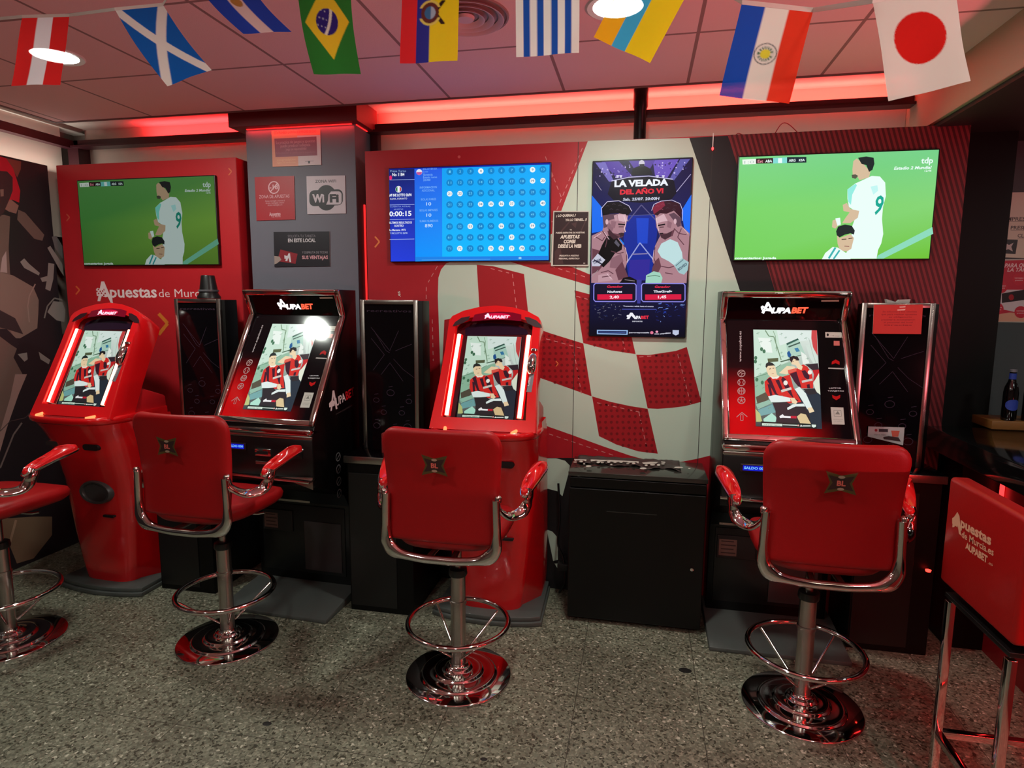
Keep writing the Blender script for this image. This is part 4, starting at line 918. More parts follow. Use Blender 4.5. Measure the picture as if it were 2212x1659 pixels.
# ------------------------------------------------------------------ black betting kiosk, local origin: floor, front centre, +y into the wall
KX, KY = .657, 2.825
def lp(x, y, z): return Vector((x, y, z))
def make_kiosk():
    t = thing('betting_terminal', 'black and chrome betting terminal with lit logo and red corner, right of the black cabinet', 'betting machine', (KX, KY, 0), 0, 'black betting terminals')
    L = Vector((KX, KY, 0)); hw = .2825
    prof = [(.32, .05), (.32, .50), (.27, .58), (.12, .655), (.0, .70), (-.005, .72), (-.005, .965), (.015, 1.0), (.34, 1.52), (.285, 1.655), (.455, 1.655), (.455, .05)]
    finish(prism([(y, z) for y, z in prof], -hw, hw, 'x', bev=.003), 'body', BLACKM, t, 30)
    # base plate, wedge with dark rim
    bx0, bx1 = -.295, .315
    finish(prism([(0, .0), (0, .02), (.34, .055), (.455, .055), (.455, 0)], bx0+.0, bx1, 'x', bev=.004), 'base_plate', GREYPL, t, 30)
    # chrome frames: header and screen
    def frame(p0, p1, nx, wdt, th, name, sides='tblr'):
        """p0 bottom (y,z), p1 top (y,z) on the front; frame bars lie on that slope"""
        d = Vector((0, p1[0]-p0[0], p1[1]-p0[1])); Ln = d.length; d.normalize(); n = Vector((0, -d.z, d.y))
        bm = bmesh.new()
        def bar(x0, x1, s0, s1):
            nb = bmesh.new(); bmesh.ops.create_cube(nb, size=1)
            for v in nb.verts:
                q = Vector((0, p0[0], p0[1]))+d*(s0+(v.co.z+.5)*(s1-s0))+n*(-.004+(v.co.y+.5)*(th+.004)); v.co = Vector((x0+(v.co.x+.5)*(x1-x0), q.y, q.z))
            bmesh.ops.recalc_face_normals(nb, faces=nb.faces[:])
            bmesh.ops.bevel(nb, geom=nb.edges[:], offset=min(wdt, th)*.38, segments=3, profile=.5, affect='EDGES')
            merge(bm, nb)
        if 'l' in sides: bar(-nx, -nx+wdt, 0, Ln)
        if 'r' in sides: bar(nx-wdt, nx, 0, Ln)
        if 't' in sides: bar(-nx, nx, Ln-wdt, Ln)
        if 'b' in sides: bar(-nx, nx, 0, wdt)
        return finish(bm, name, CHROME, t, 35), d, n, Ln
    fr, d1, n1, L1 = frame((.34, 1.522), (.285, 1.657), hw, .03, .018, 'header_frame', 'tlr')
    fr, d2, n2, L2 = frame((.012, .995), (.34, 1.522), hw, .03, .018, 'screen_frame', 'blr')
    # header glass
    Hc = Vector((0, .34, 1.522)); bx = finish(prism([(.338, 1.524), (.287, 1.650), (.292, 1.652), (.343, 1.526)], -hw+.028, hw-.028, 'x'), 'header_glass', BLACKGL, t)
    # logo on header plane: world origin
    O1 = L+Hc
    P = Pic(O1, (1, 0, 0), d1, local=L, base=.0015); P.setcrop(1520, 600, 3.457)
    W_ = (255, 252, 255)
    P.line([(440, 264), (482, 184)], 20, W_); P.line([(476, 184), (518, 264)], 20, W_); P.poly([(426, 216), (440, 206), (470, 226), (504, 234), (508, 252), (470, 246), (440, 250), (430, 236)], W_)
    P.up(); P.poly([(474, 222), (482, 206), (492, 226)], (20, 14, 20)); P.ell(446, 228, 4, 4, (20, 14, 20), 6); P.ell(462, 238, 4, 4, (20, 14, 20), 6); P.ell(440, 240, 3, 3, (20, 14, 20), 6)
    P.text('UPA', (506, 262), (650, 262), 46, W_, .06, .15); P.text('BET', (652, 263), (778, 261), 50, (255, 88, 60), .05, .15)
    P.build('lit_logo', LOGO, t)
    P = Pic(O1, (1, 0, 0), d1, local=L, base=.001); P.setcrop(1520, 600, 3.457)
    P.poly([(878, 166), (1010, 165), (1010, 177), (878, 178)], (190, 182, 160)); P.build('header_sticker', GLOSSP, t)
    # screen glass with printed surround, crop (1520,600) 3.457
    O2 = L+Vector((0, .012, .995))
    P = Pic(O2, (1, 0, 0), d2, local=L, base=.001, step=.0003)
    hh = L2-.03; x0, x1 = -hw+.03+KX*0, hw-.03
    BK = (10, 8, 12); RDc = (196, 10, 16)
    ny = 14; nx_ = 14; uv = []; cols = []; fs = []
    for j in range(ny+1):
        for i in range(nx_+1):
            u = i/nx_; v = j/ny
            sm = lambda t: (lambda q: q*q*(3-2*q))(max(0., min(1., t)))
            k = max(sm((.60-v)/.42)*sm((.50-u)/.38), sm((.17-v)/.14)*sm((.92-u)/.5))
            uv.append((x0+u*(x1-x0), .0275+v*(L2-.03))); c0 = lin(BK); c1 = lin(RDc)
            cols.append(tuple(c0[q]+(c1[q]-c0[q])*k for q in range(3))+(1,))
    for j in range(ny):
        for i in range(nx_):
            a = j*(nx_+1)+i; fs.append([a, a+1, a+nx_+2, a+nx_+1])
    P.add(uv, fs, cols); P.up(); P.setcrop(1590, 700, 6.3815)
    WG = (176, 150, 150)
    P.text('www.aupabet.es', (72, 522), (72, 100), 30, (186, 176, 180), .01)
    for i, y in enumerate((682, 805, 925, 1053)):
        P.ring(73, y, 55, 50, 10, WG, 24)
        if i == 0: P.line([(30, 700), (70, 660), (115, 650)], 8, WG); P.line([(60, 725), (90, 680), (120, 690)], 8, WG); P.line([(40, 650), (90, 690)], 8, WG)
        if i == 1: P.line([(40, 770), (55, 805), (40, 840)], 8, WG); P.line([(106, 770), (91, 805), (106, 840)], 8, WG)
        if i == 2: P.line([(20, 925), (126, 925)], 7, WG); P.line([(73, 878), (73, 972)], 7, WG); P.line([(38, 892), (52, 925), (38, 960)], 7, WG); P.line([(108, 892), (94, 925), (108, 960)], 7, WG)
        if i == 3: P.ell(73, 1053, 16, 15, WG, 5, -.3); [P.line([(73, 1053), (73+50*math.cos(a), 1053+46*math.sin(a))], 7, WG) for a in (-1.57, -.31, .94, 2.2, 3.45)]
    P.line([(5, 1285), (80, 1220), (155, 1280)], 9, WG); P.line([(62, 1330), (62, 1260), (80, 1243), (96, 1260), (96, 1330), (62, 1330)], 7, WG)
    P.poly([(1228, 112), (1448, 116), (1448, 190), (1230, 188)], (196, 194, 186)); P.poly([(1345, 235), (1425, 235), (1427, 300), (1345, 300)], (196, 110, 104))
    P.poly([(1315, 560), (1320, 520), (1370, 490), (1425, 520), (1425, 565), (1370, 540)], (176, 26, 28)); P.line([(1270, 610), (1485, 618)], 18, (170, 166, 164))
    P.text('LECTOR', (1282, 893), (1450, 893), 18, (200, 200, 206), .03); P.text('TARJETAS', (1262, 930), (1486, 932), 18, (200, 200, 206), .03)
    P.poly([(1322, 980), (1330, 1020), (1380, 1053), (1432, 1020), (1435, 978), (1380, 1000)], (176, 26, 28)); P.poly([(1302, 1146), (1478, 1152), (1496, 1388), (1322, 1385)], (184, 182, 176))
    P.up(); P.text('+18 juego', (1300, 170), (1430, 172), 18, (60, 60, 60)); P.ell(1262, 150, 16, 20, (40, 40, 40), 10)
    P.line([(1345, 1190), (1445, 1192), (1452, 1275), (1352, 1273), (1345, 1190)], 7, (140, 140, 136)); P.poly([(1365, 1245), (1400, 1200), (1432, 1248)], (120, 120, 116)); P.text('INFORMACION', (1340, 1320), (1470, 1322), 12, (110, 110, 108)); P.text('AL CLIENTE', (1355, 1345), (1462, 1347), 12, (110, 110, 108))
    P.build('printed_glass', GLOSSP, t)
    P = Pic(O2, (1, 0, 0), d2, local=L, base=.0025, step=.0002); P.setcrop(1590, 700, 6.3815); advert(P); P.build('display_image', GLOW, t)
    # console below the screen
    bm = B(-hw, hw, -.022, .05, .955, .985, .008); finish(bm, 'console_lip', CHROME, t, 35)
    finish(B(-hw+.002, hw-.002, -.012, .05, .935, .953, .004), 'lip_lower_bar', STEEL, t, 35)  # steel bar under the console lip
    finish(B(-hw+.004, hw-.004, -.008, .02, .745, .934, .003), 'console_panel', pmat('console_black', (14, 12, 14), .35), t, 35)
    bm = B(-.205, -.085, -.0135, -.008, .865, .9, .003); finish(bm, 'display_bezel', pmat('display_bezel', (40, 26, 34), .3), t)
    P = Pic(L+Vector((0, -.0135, 0)), (1, 0, 0), (0, 0, 1), local=L, base=.0005); P.crop = 'uv'
    P.poly([(-.195, .871), (-.095, .871), (-.095, .894), (-.195, .894)], (16, 30, 190)); P.up(); P.text('SALDO 000', (-.19, .878), (-.10, .878), .011, (120, 190, 255), .04); P.build('credit_display', GLOW, t)
    bm = B(-.035, .055, -.0165, -.006, .842, .878, .004); o = finish(bm, 'note_slot_bezel', CHROME, t, 35); finish(B(-.02, .04, -.018, -.016, .852, .868), 'slot_opening', pmat('slot_dark', (6, 4, 6), .6), o)
    bm = B(.13, .225, -.0145, -.006, .84, .89, .004); o = finish(bm, 'ticket_slot_bezel', BLACKP, t, 35); finish(B(.145, .21, -.0155, -.014, .852, .88), 'slot_opening', MATS['slot_dark'], o)
    finish(B(-.035, .055, -.013, -.006, .80, .815, .002), 'label_strip', STEEL, t)
    # chrome ledge, widening to the right
    finish(prism([(-hw, -.012), (hw, -.055), (hw, .02), (-hw, .02)], .733, .745, 'z', bev=.002), 'ledge', CHROME, t, 35)
    finish(prism([(.10, .745), (hw, .755), (hw, .695), ], -.02, -.014, 'y'), 'ledge_gusset', STEEL, t)
    # lower door, tray, sticker pocket
    finish(B(-.24, .05, .312, .33, .50, .60, .003), 'coin_tray', STEEL, t)
    finish(B(-.255, .255, .314, .33, .10, .485, .003), 'lower_door', BLACKP, t, 35)
    finish(B(-.245, -.06, .306, .316, .33, .45, .003), 'vent_panel', pmat('vent_panel', (20, 18, 19), .5), t)
    P = Pic(L+Vector((0, .306, 0)), (1, 0, 0), (0, 0, 1), local=L, base=.0005); P.crop = 'uv'
    P.poly([(-.235, .345), (-.15, .345), (-.15, .43), (-.235, .43)], (112, 84, 76)); P.up()
    for k in range(4): P.line([(-.225, .42-k*.02), (-.165+.01*(k % 2), .42-k*.02)], .006, (60, 40, 38))
    P.build('serial_label', PRINT, t)
    finish(B(.01, .235, .308, .3145, .12, .40, .002), 'document_pocket', pmat('clear_pocket', (52, 46, 48), .25, trans=.0), t)
    # side logo and sport icons on the right flank
    P = Pic(L+Vector((hw, 0, 0)), (0, 1, 0), (0, 0, 1), local=L, base=.0015); P.crop = 'uv'
    W_ = (205, 200, 200); x, z = .16, 1.07
    P.poly([(x, z), (x+.018, z), (x+.04, z+.062), (x+.066, z), (x+.09, z-.03), (x+.072, z-.03), (x+.05, z+.015), (x+.034, z+.015)], W_) if False else P.poly([(x, z-.02), (x+.014, z-.02), (x+.034, z+.05), (x+.052, z-.02), (x+.068, z-.02), (x+.042, z+.08), (x+.026, z+.08)], W_)
    P.poly([(x-.012, z+.02), (x+.02, z+.035), (x+.045, z+.02), (x+.04, z), (x-.01, z)], W_)
    P.text('UPA', (x+.06, z-.005), (x+.155, z+.012), .045, W_, .02); P.text('BET', (x+.16, z+.012), (x+.25, z+.028), .045, (170, 20, 30), .03)
    P.text('www.aupabet.es', (x+.05, z-.05), (x+.22, z-.03), .012, (60, 54, 56))
    for zz in (.80, .735, .67, .605): P.ring(.22, zz, .024, .024, .006, (96, 92, 94), 20); P.line([(.205, zz-.012), (.236, zz+.010)], .005, (96, 92, 94))
    P.build('side_print', PRINT, t)
    return t
k1 = make_kiosk()
k2 = copy_tree(k1); k2.location = (-1.80, 2.68, 0); k2.rotation_euler = (0, 0, R(-2.5)); k2['label'] = 'black betting terminal with a white lamp reflection in its glass, below the grey column'

# ------------------------------------------------------------------ red betting machine, world origin for tracing
MX, MY = -.717, 2.84
def make_red():
    t = thing('red_betting_terminal', 'bright red betting terminal with two glowing light bars at the centre of the checkered mural', 'betting machine', (MX, MY, 0), 0, 'red betting terminals')
    L = Vector((MX, MY, 0))
    # base plate
    o = [(-.28, .0), (-.27, -.01), (.27, -.01), (.285, .0), (.285, .58), (-.285, .58)]
    pts = []
    for i in range(13):
        a = i/12; pts.append((-.285+.57*a, .035-.05*math.sin(PI*a)**.7))
    pts += [(.27, .44), (-.27, .44)]
    bm = prism(pts, 0, .022, 'z', bev=.004); prism([(x*.97, y+.012) for x, y in pts], .02, .045, 'z', bm=bm, bev=.006)
    finish(bm, 'base_plate', GREYPL, t, 30)
    # body: rounded sections
    def sec(z, yf, wf, wb, yb, bulge):
        s = []
        n = 16
        for i in range(n+1):
            a = PI*i/n; c, sn = math.cos(a), math.sin(a)
            x = -wf*(1 if c > 0 else -1)*abs(c)**.55; y = yf+bulge-bulge*sn**.8
            s.append(Vector((x, y, z)))
        s += [Vector((wb, yf+bulge+.12, z)), Vector((wb, yb, z)), Vector((-wb, yb, z)), Vector((-wb, yf+bulge+.12, z))]
        return s
    T = [(.045, .07, .165, .245, .44, .08), (.15, .06, .185, .25, .44, .08), (.32, .045, .205, .25, .44, .09), (.50, .035, .225, .25, .43, .10), (.62, .025, .235, .250, .41, .11),
         (.74, -.005, .243, .250, .39, .13), (.85, -.04, .252, .252, .37, .15), (.93, -.085, .262, .252, .36, .18), (.965, -.115, .268, .250, .35, .2)]
    finish(loft([sec(*q) for q in T]), 'body', REDPL, t, 50)
    # lip tray
    T = [(.962, -.115, .268, .25, .33, .2), (.975, -.135, .275, .25, .33, .21), (.995, -.140, .276, .25, .33, .21), (1.003, -.132, .27, .25, .33, .2), (.990, -.11, .25, .24, .33, .18)]
    finish(loft([sec(*q) for q in T]), 'tray', REDPL, t, 60)
    finish(prism([(-.18, -.07), (.18, -.07), (.15, -.11), (-.15, -.11)], .992, .997, 'z'), 'tray_inlay', pmat('dark_red_gloss', (70, 10, 16), .15, 0, .5), t)
    # sloped head: local frame, origin bottom centre of screen plane
    p0 = Vector((0, -.025, 1.014)); p1 = Vector((0, .215, 1.482)); d = (p1-p0).normalized(); n = Vector((0, -d.z, d.y)); Ln = (p1-p0).length
    def H(u, s, k): return Vector((u, 0, 0))+p0+d*s+n*k
    top = Ln+.100
    out = [(-.262, -.03)]
    for u, s in ((-.245, .20), (-.238, .38), (-.238, Ln+.015), (-.225, Ln+.038), (-.17, Ln+.068), (-.09, Ln+.09), (0, top), (.09, Ln+.09), (.17, Ln+.068), (.225, Ln+.038), (.238, Ln+.015), (.238, .38), (.245, .20), (.262, -.03)): out.append((u, s))
    secs = [[H(u*.985, s, .022) for u, s in out], [H(u, s-.0, .012) for u, s in out], [H(u, s, -.05) for u, s in out], [H(u*.97, s-.01, -.13) for u, s in out]]
    # front ring with opening: build shell sides + rim
    nb = bmesh.new()
    inn = [(-.205, .03), (-.2, .2), (-.196, .38), (-.196, Ln-.01), (-.18, Ln+.012), (-.125, Ln+.03), (-.06, Ln+.041), (0, Ln+.045), (.06, Ln+.041), (.125, Ln+.03), (.18, Ln+.012), (.196, Ln-.01), (.196, .38), (.2, .2), (.205, .03)]
    rs = [[nb.verts.new(H(u, s, -.012)) for u, s in inn], [nb.verts.new(H(u, s, .016)) for u, s in inn], [nb.verts.new(H(u*1.01, s, .021)) for u, s in inn]]+[[nb.verts.new(v) for v in s_] for s_ in secs]
    m_ = len(inn)
    for a, b in zip(rs, rs[1:]):
        for i in range(m_): nb.faces.new((a[i], a[(i+1) % m_], b[(i+1) % m_], b[i]))
    nb.faces.new(rs[-1]); bmesh.ops.recalc_face_normals(nb, faces=nb.faces[:])
    finish(nb, 'head_shell', REDPL, t, 40)
    nb = bmesh.new(); vs = [nb.verts.new(H(u, s, -.011)) for u, s in inn]; nb.faces.new(vs[::-1]); bmesh.ops.recalc_face_normals(nb, faces=nb.faces[:])
    for f in nb.faces:
        if f.normal.dot(n) < 0: f.normal_flip()
    finish(nb, 'screen_surround', pmat('deep_red_black_gloss', (60, 8, 16), .12, 0, .6), t)
    # neck block behind head joining body
    finish(prism([(-.02, .985), (.05, 1.05), (.19, 1.12), (.34, 1.06), (.35, .93), (.0, .93)], -.235, .235, 'x', bev=.01), 'rear_case', pmat('red_rear_case', (170, 16, 24), .35), t, 30)
    O = L+p0
    # dark glass above the screen
    P = Pic(O, (1, 0, 0), d, local=L, base=-.0095, step=.0006); P.setcrop(900, 640, 5.184)
    P.poly([(540, 350), (640, 305), (800, 292), (960, 300), (1120, 325), (1230, 365), (1250, 420), (540, 430)], (34, 16, 34)); P.up()
    P.poly([(578, 436), (1180, 442), (1090, 1376), (420, 1355)], (14, 8, 14)); P.build('glass_border', GLOSSP, t)
    P = Pic(O, (1, 0, 0), d, local=L, base=-.008, step=.0002)
    w_ = .278; h_ = .43; c0 = -.135-.002
    P.quad(ADC, (w_, h_), (c0, .038)); advert(P, .93); P.build('display_image', GLOW, t)
    # light bars
    LB = emit('light_bar_glow', (1., .42, .28), 5.0)
    for sx, a, b in ((-1, .045, .47), (1, .045, .47)):
        xa = -.185 if sx < 0 else .172; xb = -.176 if sx < 0 else .180
        q = H(xa, a, .003); r_ = H(xb, b, .003)
        o = finish(tube([q, r_], .011, 14), 'light_bar', LB, t, 60)
        finish(tube([q-n*.008, r_-n*.008], .0165, 12), 'light_bar_housing', emit('light_bar_halo', (1., .02, .02), 1.1) if False else pmat('red_diffuser', (200, 10, 14), .3, emis=(255, 20, 24), es=.8), o, 60)
        q2 = Vector((xa*.98, -.06, 1.0)); finish(tube([Vector((xa, -.032, 1.003)), Vector((xa*.9, -.095, 1.0))], .008, 10), 'light_bar_foot', emit('foot_glow', (1, .22, .08), 2.2), t, 60)
    # visor with lit logo and two speaker grilles
    P = Pic(O+n*.0235, (1, 0, 0), d, local=L, base=.0, step=.0005); P.setcrop(900, 640, 5.184)
    P.poly([(650, 205), (780, 180), (950, 172), (1080, 182), (1172, 205), (1172, 280), (1060, 268), (900, 262), (760, 268), (615, 282)], (116, 8, 34)); P.build('logo_plate', GLOSSP, t)
    P = Pic(O+n*.025, (1, 0, 0), d, local=L, base=.0005, step=.0004); P.setcrop(900, 640, 5.184)
    P.ell(905, 222, 150, 34, (190, 0, 50), 24); P.up(); W_ = (255, 210, 226)
    P.poly([(758, 250), (790, 192), (806, 192), (830, 248), (812, 248), (796, 214), (776, 250)], W_); P.poly([(764, 212), (780, 206), (822, 236), (770, 236)], W_); P.text('UPABET', (826, 248), (1040, 246), 34, W_, .05, .2); P.build('lit_logo', attr_glow('pink_logo', 1.3) if 'pink_logo' not in bpy.data.materials else bpy.data.materials['pink_logo'], t)
    for nm, pts in (('speaker_grille', [(402, 335), (430, 290), (500, 240), (600, 222), (580, 265), (520, 300), (440, 330)]), ('speaker_grille', [(1210, 232), (1260, 236), (1340, 270), (1395, 320), (1405, 355), (1330, 345), (1240, 300)])):
        P = Pic(O+n*.0235, (1, 0, 0), d, local=L, base=.0005); P.setcrop(900, 640, 5.184); P.poly(pts, (44, 12, 22)); P.build(nm, PRINT, t)
    # coin slot piece on the right
    cp = H(.205, .335, .028)
    o = finish(tube(bez([H(.212, .268, .018), H(.212, .285, .03), H(.213, .31, .034), H(.215, .345, .03), H(.216, .37, .02)], 5), [.006+.017*math.sin(PI*min(1, k/20*.9+.12))**.6 for k in range(21)], 18), 'coin_slot', CHROME, t, 60)
    finish(tube([H(.207, .385, .026), H(.207, .386, .034)], .016, 20), 'coin_button', CHROME, t, 60) if False else finish(lathe([(0, 0), (.016, 0), (.016, .008), (.01, .012), (0, .012)], 20, c=(0, 0)), 'coin_button', CHROME, t, 40, H(.217, .385, .020))
    nb = B(.208, .217, 0, .004, 0, .03); [v.co.__init__((v.co.x, v.co.y, v.co.z)) for v in nb.verts]
    for v in nb.verts: v.co = H(v.co.x, .29+v.co.z, .0535+v.co.y)
    finish(nb, 'slot_opening', MATS['slot_dark'], o)
    P = Pic(O+n*.0225, (1, 0, 0), d, local=L, base=.0005); P.crop = 'uv'; P.poly([(.198, .17), (.222, .17), (.228, .27), (.206, .27)], (110, 106, 112)); P.up(); P.text('USE', (.208, .20), (.212, .245), .008, (200, 200, 205), .02); P.build('instruction_label', PRINT, t)
    # slots on the belly
    def slot(x0, x1, z0, z1, y, nm='ticket_slot', m=None):
        pts = []
        r_ = (z1-z0)/2
        for i in range(9): a = PI/2+PI*i/8; pts.append((x0+r_+r_*math.cos(a), (z0+z1)/2+r_*math.sin(a)))
        for i in range(9): a = -PI/2+PI*i/8; pts.append((x1-r_+r_*math.cos(a), (z0+z1)/2+r_*math.sin(a)))
        return finish(prism(pts, y, y+.05, 'y'), nm, m or MATS['slot_dark'], t)
    slot(.055, .155, .818, .85, -.042)
    slot(-.20, -.12, .825, .85, -.034, 'note_slot', STEEL)
    o = slot(.07, .14, .432, .444, .028, 'lock_slot')
    # round return hatch
    return t, slot
mr, _sl = make_red()
m2 = copy_tree(mr); m2.location = (-2.885, 2.70, 0); m2.rotation_euler = (0, 0, R(-3)); m2['label'] = 'red betting terminal seen at an angle with tilted glowing light bars in the left corner'
nb = bmesh.new()
hatch = lathe([(0, .018), (.078, .022), (.084, .034), (.098, .036), (.105, .024), (.105, -.03), (0, -.03)], 36)
for v in hatch.verts: v.co = Vector((.045+v.co.x, -v.co.z+.045, .57+v.co.y*.62))
bmesh.ops.recalc_face_normals(hatch, faces=hatch.faces[:])
finish(hatch, 'return_hatch', pmat('dark_hatch', (66, 62, 62), .4), m2, 50)

# ------------------------------------------------------------------ narrow desks with framed glass panels
BUBBLE = (74, 60, 76)
def make_desk(x0, x1, yf, ztop, label, plabel, px0, px1, py, first=None):
    cx = (x0+x1)/2; hw = (x1-x0)/2; dp = 3.29-yf
    t = thing('side_desk', label, 'desk', (cx, yf, 0), 0, 'narrow black desks between the machines')
    finish(B(-hw+.012, hw-.012, .0, dp, .0, ztop-.04, .002), 'cabinet_body', BLACKD, t)
    finish(B(-hw+.02, hw-.1, -.004, .0, .03, ztop-.09, .001), 'cabinet_door', pmat('black_door', (13, 11, 12), .35), t)
    finish(B(-hw, hw, -.012, dp, ztop-.038, ztop, .003), 'worktop', BLACKGL, t, 35)
    finish(B(-hw, hw, -.016, -.0115, ztop-.037, ztop-.001, .0015), 'edge_strip', STEEL, t, 35)
    u = thing('display_case', plabel, 'display panel', ((px0+px1)/2, py, ztop), 0, 'framed dark panels on the desks')
    w2 = (px1-px0)/2; h = 1.605-ztop; dpt = min(.12, 3.29-py)
    bm = B(-w2, -w2+.022, -.004, .012, 0, h, .002); B(w2-.022, w2, -.004, .012, 0, h, .002, bm=bm); B(-w2+.022, w2-.022, -.004, .012, h-.022, h, .002, bm=bm)
    finish(bm, 'steel_frame', STEEL, u, 35)
    finish(B(-w2+.02, w2+.02, .012, dpt, 0, h-.004, .002), 'case', BLACKD, u, 35)
    finish(B(-w2+.02, w2-.02, .002, .012, 0, h-.02), 'glass', BLACKGL, u)
    P = Pic(Vector(((px0+px1)/2, py+.002, ztop)), (1, 0, 0), (0, 0, 1), local=Vector(((px0+px1)/2, py, ztop)), base=.0006); P.crop = 'uv'
    c = (58, 46, 60); k = h/.75
    P.poly([(-w2+.021, 0), (w2-.021, 0), (w2-.021, h-.021), (-w2+.021, h-.021)], (9, 7, 10)); P.up()
    P.text('recreativos', (-w2+.035, h-.062), (w2-.035, h-.062), .014, c, .0)
    for a, m_, b in (((-.10, .615), (.0, .50), (.05, .60)), ((-.10, .56), (-.03, .48), (-.095, .40)), ((-.05, .38), (.0, .44), (.07, .35)), ((.03, .50), (.08, .52), (.12, .535)), ((.02, .46), (.07, .41), (.13, .37)), ((-.085, .60), (-.02, .50), (0, .49))):
        P.line([(a[0], a[1]*k), (m_[0], m_[1]*k), (b[0], b[1]*k)], .0022, c)
    for x, z, r in ((.0, .29, .022), (-.08, .25, .017), (.10, .25, .017), (-.04, .19, .017), (.06, .19, .017), (-.08, .12, .02), (.09, .12, .022), (.02, .10, .012)):
        P.ring(x, z*k, r, r*.8, .003, c, 14); P.line([(x-.01, z*k+.03), (x+.012, z*k+.034)], .003, c)
    return t, u, P
t_, u_, P = make_desk(-1.445, -1.075, 2.838, .826, 'narrow black desk with steel front edge between the column and the central red machine', 'steel framed dark glass panel right of the grey column', -1.415, -1.104, 3.0)
P.build('printed_glass', GLOSSP, u_)
t_, u_, P = make_desk(.985, 1.345, 2.995, .852, 'narrow black desk with steel front edge next to the bar', 'steel framed dark glass panel with a red sheet taped on, right of the rightmost machine', .985, 1.287, 3.115)
P.build('printed_glass', GLOSSP, u_)
t_, u_, P = make_desk(-2.585, -2.225, 2.835, .826, 'narrow black desk partly hidden behind the left swivel stool', 'steel framed dark glass panel in front of the red board', -2.58, -2.29, 3.08)
P.build('printed_glass', GLOSSP, u_)
def d_redsheet(P):
    P.poly([(180, 145), (580, 143), (565, 384), (170, 380)], (196, 52, 44)); P.up()
    for i, (s, a, b) in enumerate((('Se informa a los clientes', 250, 530), ('que para realizar apuestas', 240, 530), ('es obligatorio', 300, 490), ('presentar la documentacion', 240, 515), ('al personal del local', 260, 495), ('Gracias', 260, 490))):
        P.text(s, (a, 206+i*22), (b, 206+i*22), 13, (146, 24, 28), .02)
    P.poly([(370, 184), (438, 178), (430, 190), (372, 192)], (230, 190, 180)); P.poly([(388, 160), (438, 156), (436, 166), (390, 168)], (230, 190, 180))
paper('red_sheet', 'red paper sheet taped to the top of the framed dark panel near the bar', (1840, 620, 3.773), [(180, 145), (580, 143), (565, 384), (170, 380)], 3.108, d_redsheet, group='papers on the right panel')
def d_white(P):
    P.poly([(135, 1137), (430, 1145), (418, 1290), (130, 1218)], (186, 184, 186)); P.up()
    P.ell(197, 1167, 12, 12, (150, 40, 50), 10); P.poly([(220, 1156), (294, 1158), (294, 1182), (220, 1180)], (40, 44, 52)); P.poly([(320, 1170), (390, 1172), (378, 1220), (330, 1220)], (196, 90, 76)); P.poly([(255, 1222), (300, 1215), (380, 1225), (400, 1260), (260, 1240)], (60, 44, 48)); P.text('elige tu regalo', (180, 1206), (280, 1209), 12, (120, 120, 124))
paper('promotion_card', 'small white card with a red cup low on the dark panel near the bar', (1840, 620, 3.773), [(135, 1137), (430, 1145), (418, 1290), (130, 1218)], 3.108, d_white, group='papers on the right panel')
# objects on desks and panels
tb = thing('black_tumbler', 'black tapered plastic tumbler on top of the framed panel before the red board', 'cup', (-2.395, 3.13, 1.606))
finish(lathe([(0, 0), (.062, 0), (.062, .012), (.05, .03), (.046, .06), (.036, .125), (.034, .13), (0, .13)], 28), 'shell', BLACKP, tb, 40)
finish(lathe([(.0505, .04), (.054, .04), (.054, .05), (.0505, .05)], 28), 'rim_ring', pmat('grey_rim', (80, 80, 84), .3), tb, 40)
cl = thing('white_clip', 'small white plastic clip on the top edge of the panel near the bar', 'clip', (1.155, 3.17, 1.602))
finish(prism([(-.05, 0), (.04, 0), (.045, .02), (0, .018), (-.01, .006), (-.055, .02)], -.012, .012, 'y'), 'clip_body', pmat('clip_white', (186, 180, 176), .5), cl)
bx = thing('tea_box', 'small red carton with white stripes on the desk behind the central stool', 'box', (-1.25, 2.94, .8265), .15)
finish(B(-.032, .032, -.018, .018, 0, .10, .001), 'carton', pmat('carton_red', (120, 26, 26), .5), bx)
finish(B(-.012, -.006, -.0195, -.018, .02, .095), 'white_stripe', pmat('carton_white', (190, 170, 160), .5), bx); finish(B(.008, .02, -.0195, -.018, .02, .095), 'white_stripe', MATS['carton_white'], bx)
ash = thing('black_ashtray', 'round black ashtray on the desk behind the central stool', 'ashtray', (-1.175, 2.93, .8265))
finish(lathe([(0, .004), (.035, .004), (.045, .04), (.05, .042), (.048, 0), (0, 0)], 30), 'bowl', BLACKP, ash, 40)
finish(lathe([(0, .006), (.012, .03), (0, .05)], 10), 'paper_ball', pmat('paper_ball', (196, 170, 160), .7), ash)
for k, (dx, dz, c_) in enumerate(((0, 0, (150, 120, 120)), (.01, .006, (96, 70, 76)), (-.008, .012, (170, 150, 150)))):
    o = finish(B(-.08, .08, -.05, .05, 0, .005, .001), 'betting_slip_stack', pmat('slips%d' % k, c_, .6), None, None, (-2.36+dx, 2.94, .827+dz)); o.rotation_euler = (0, 0, .2*k)
    tag(o, ['bottom slip stack, dusty pink, on the left desk beside the black terminal', 'dark middle slip stack on the left desk', 'pale top slip stack on the left desk'][k], 'papers', 'slip stacks on the left desk')

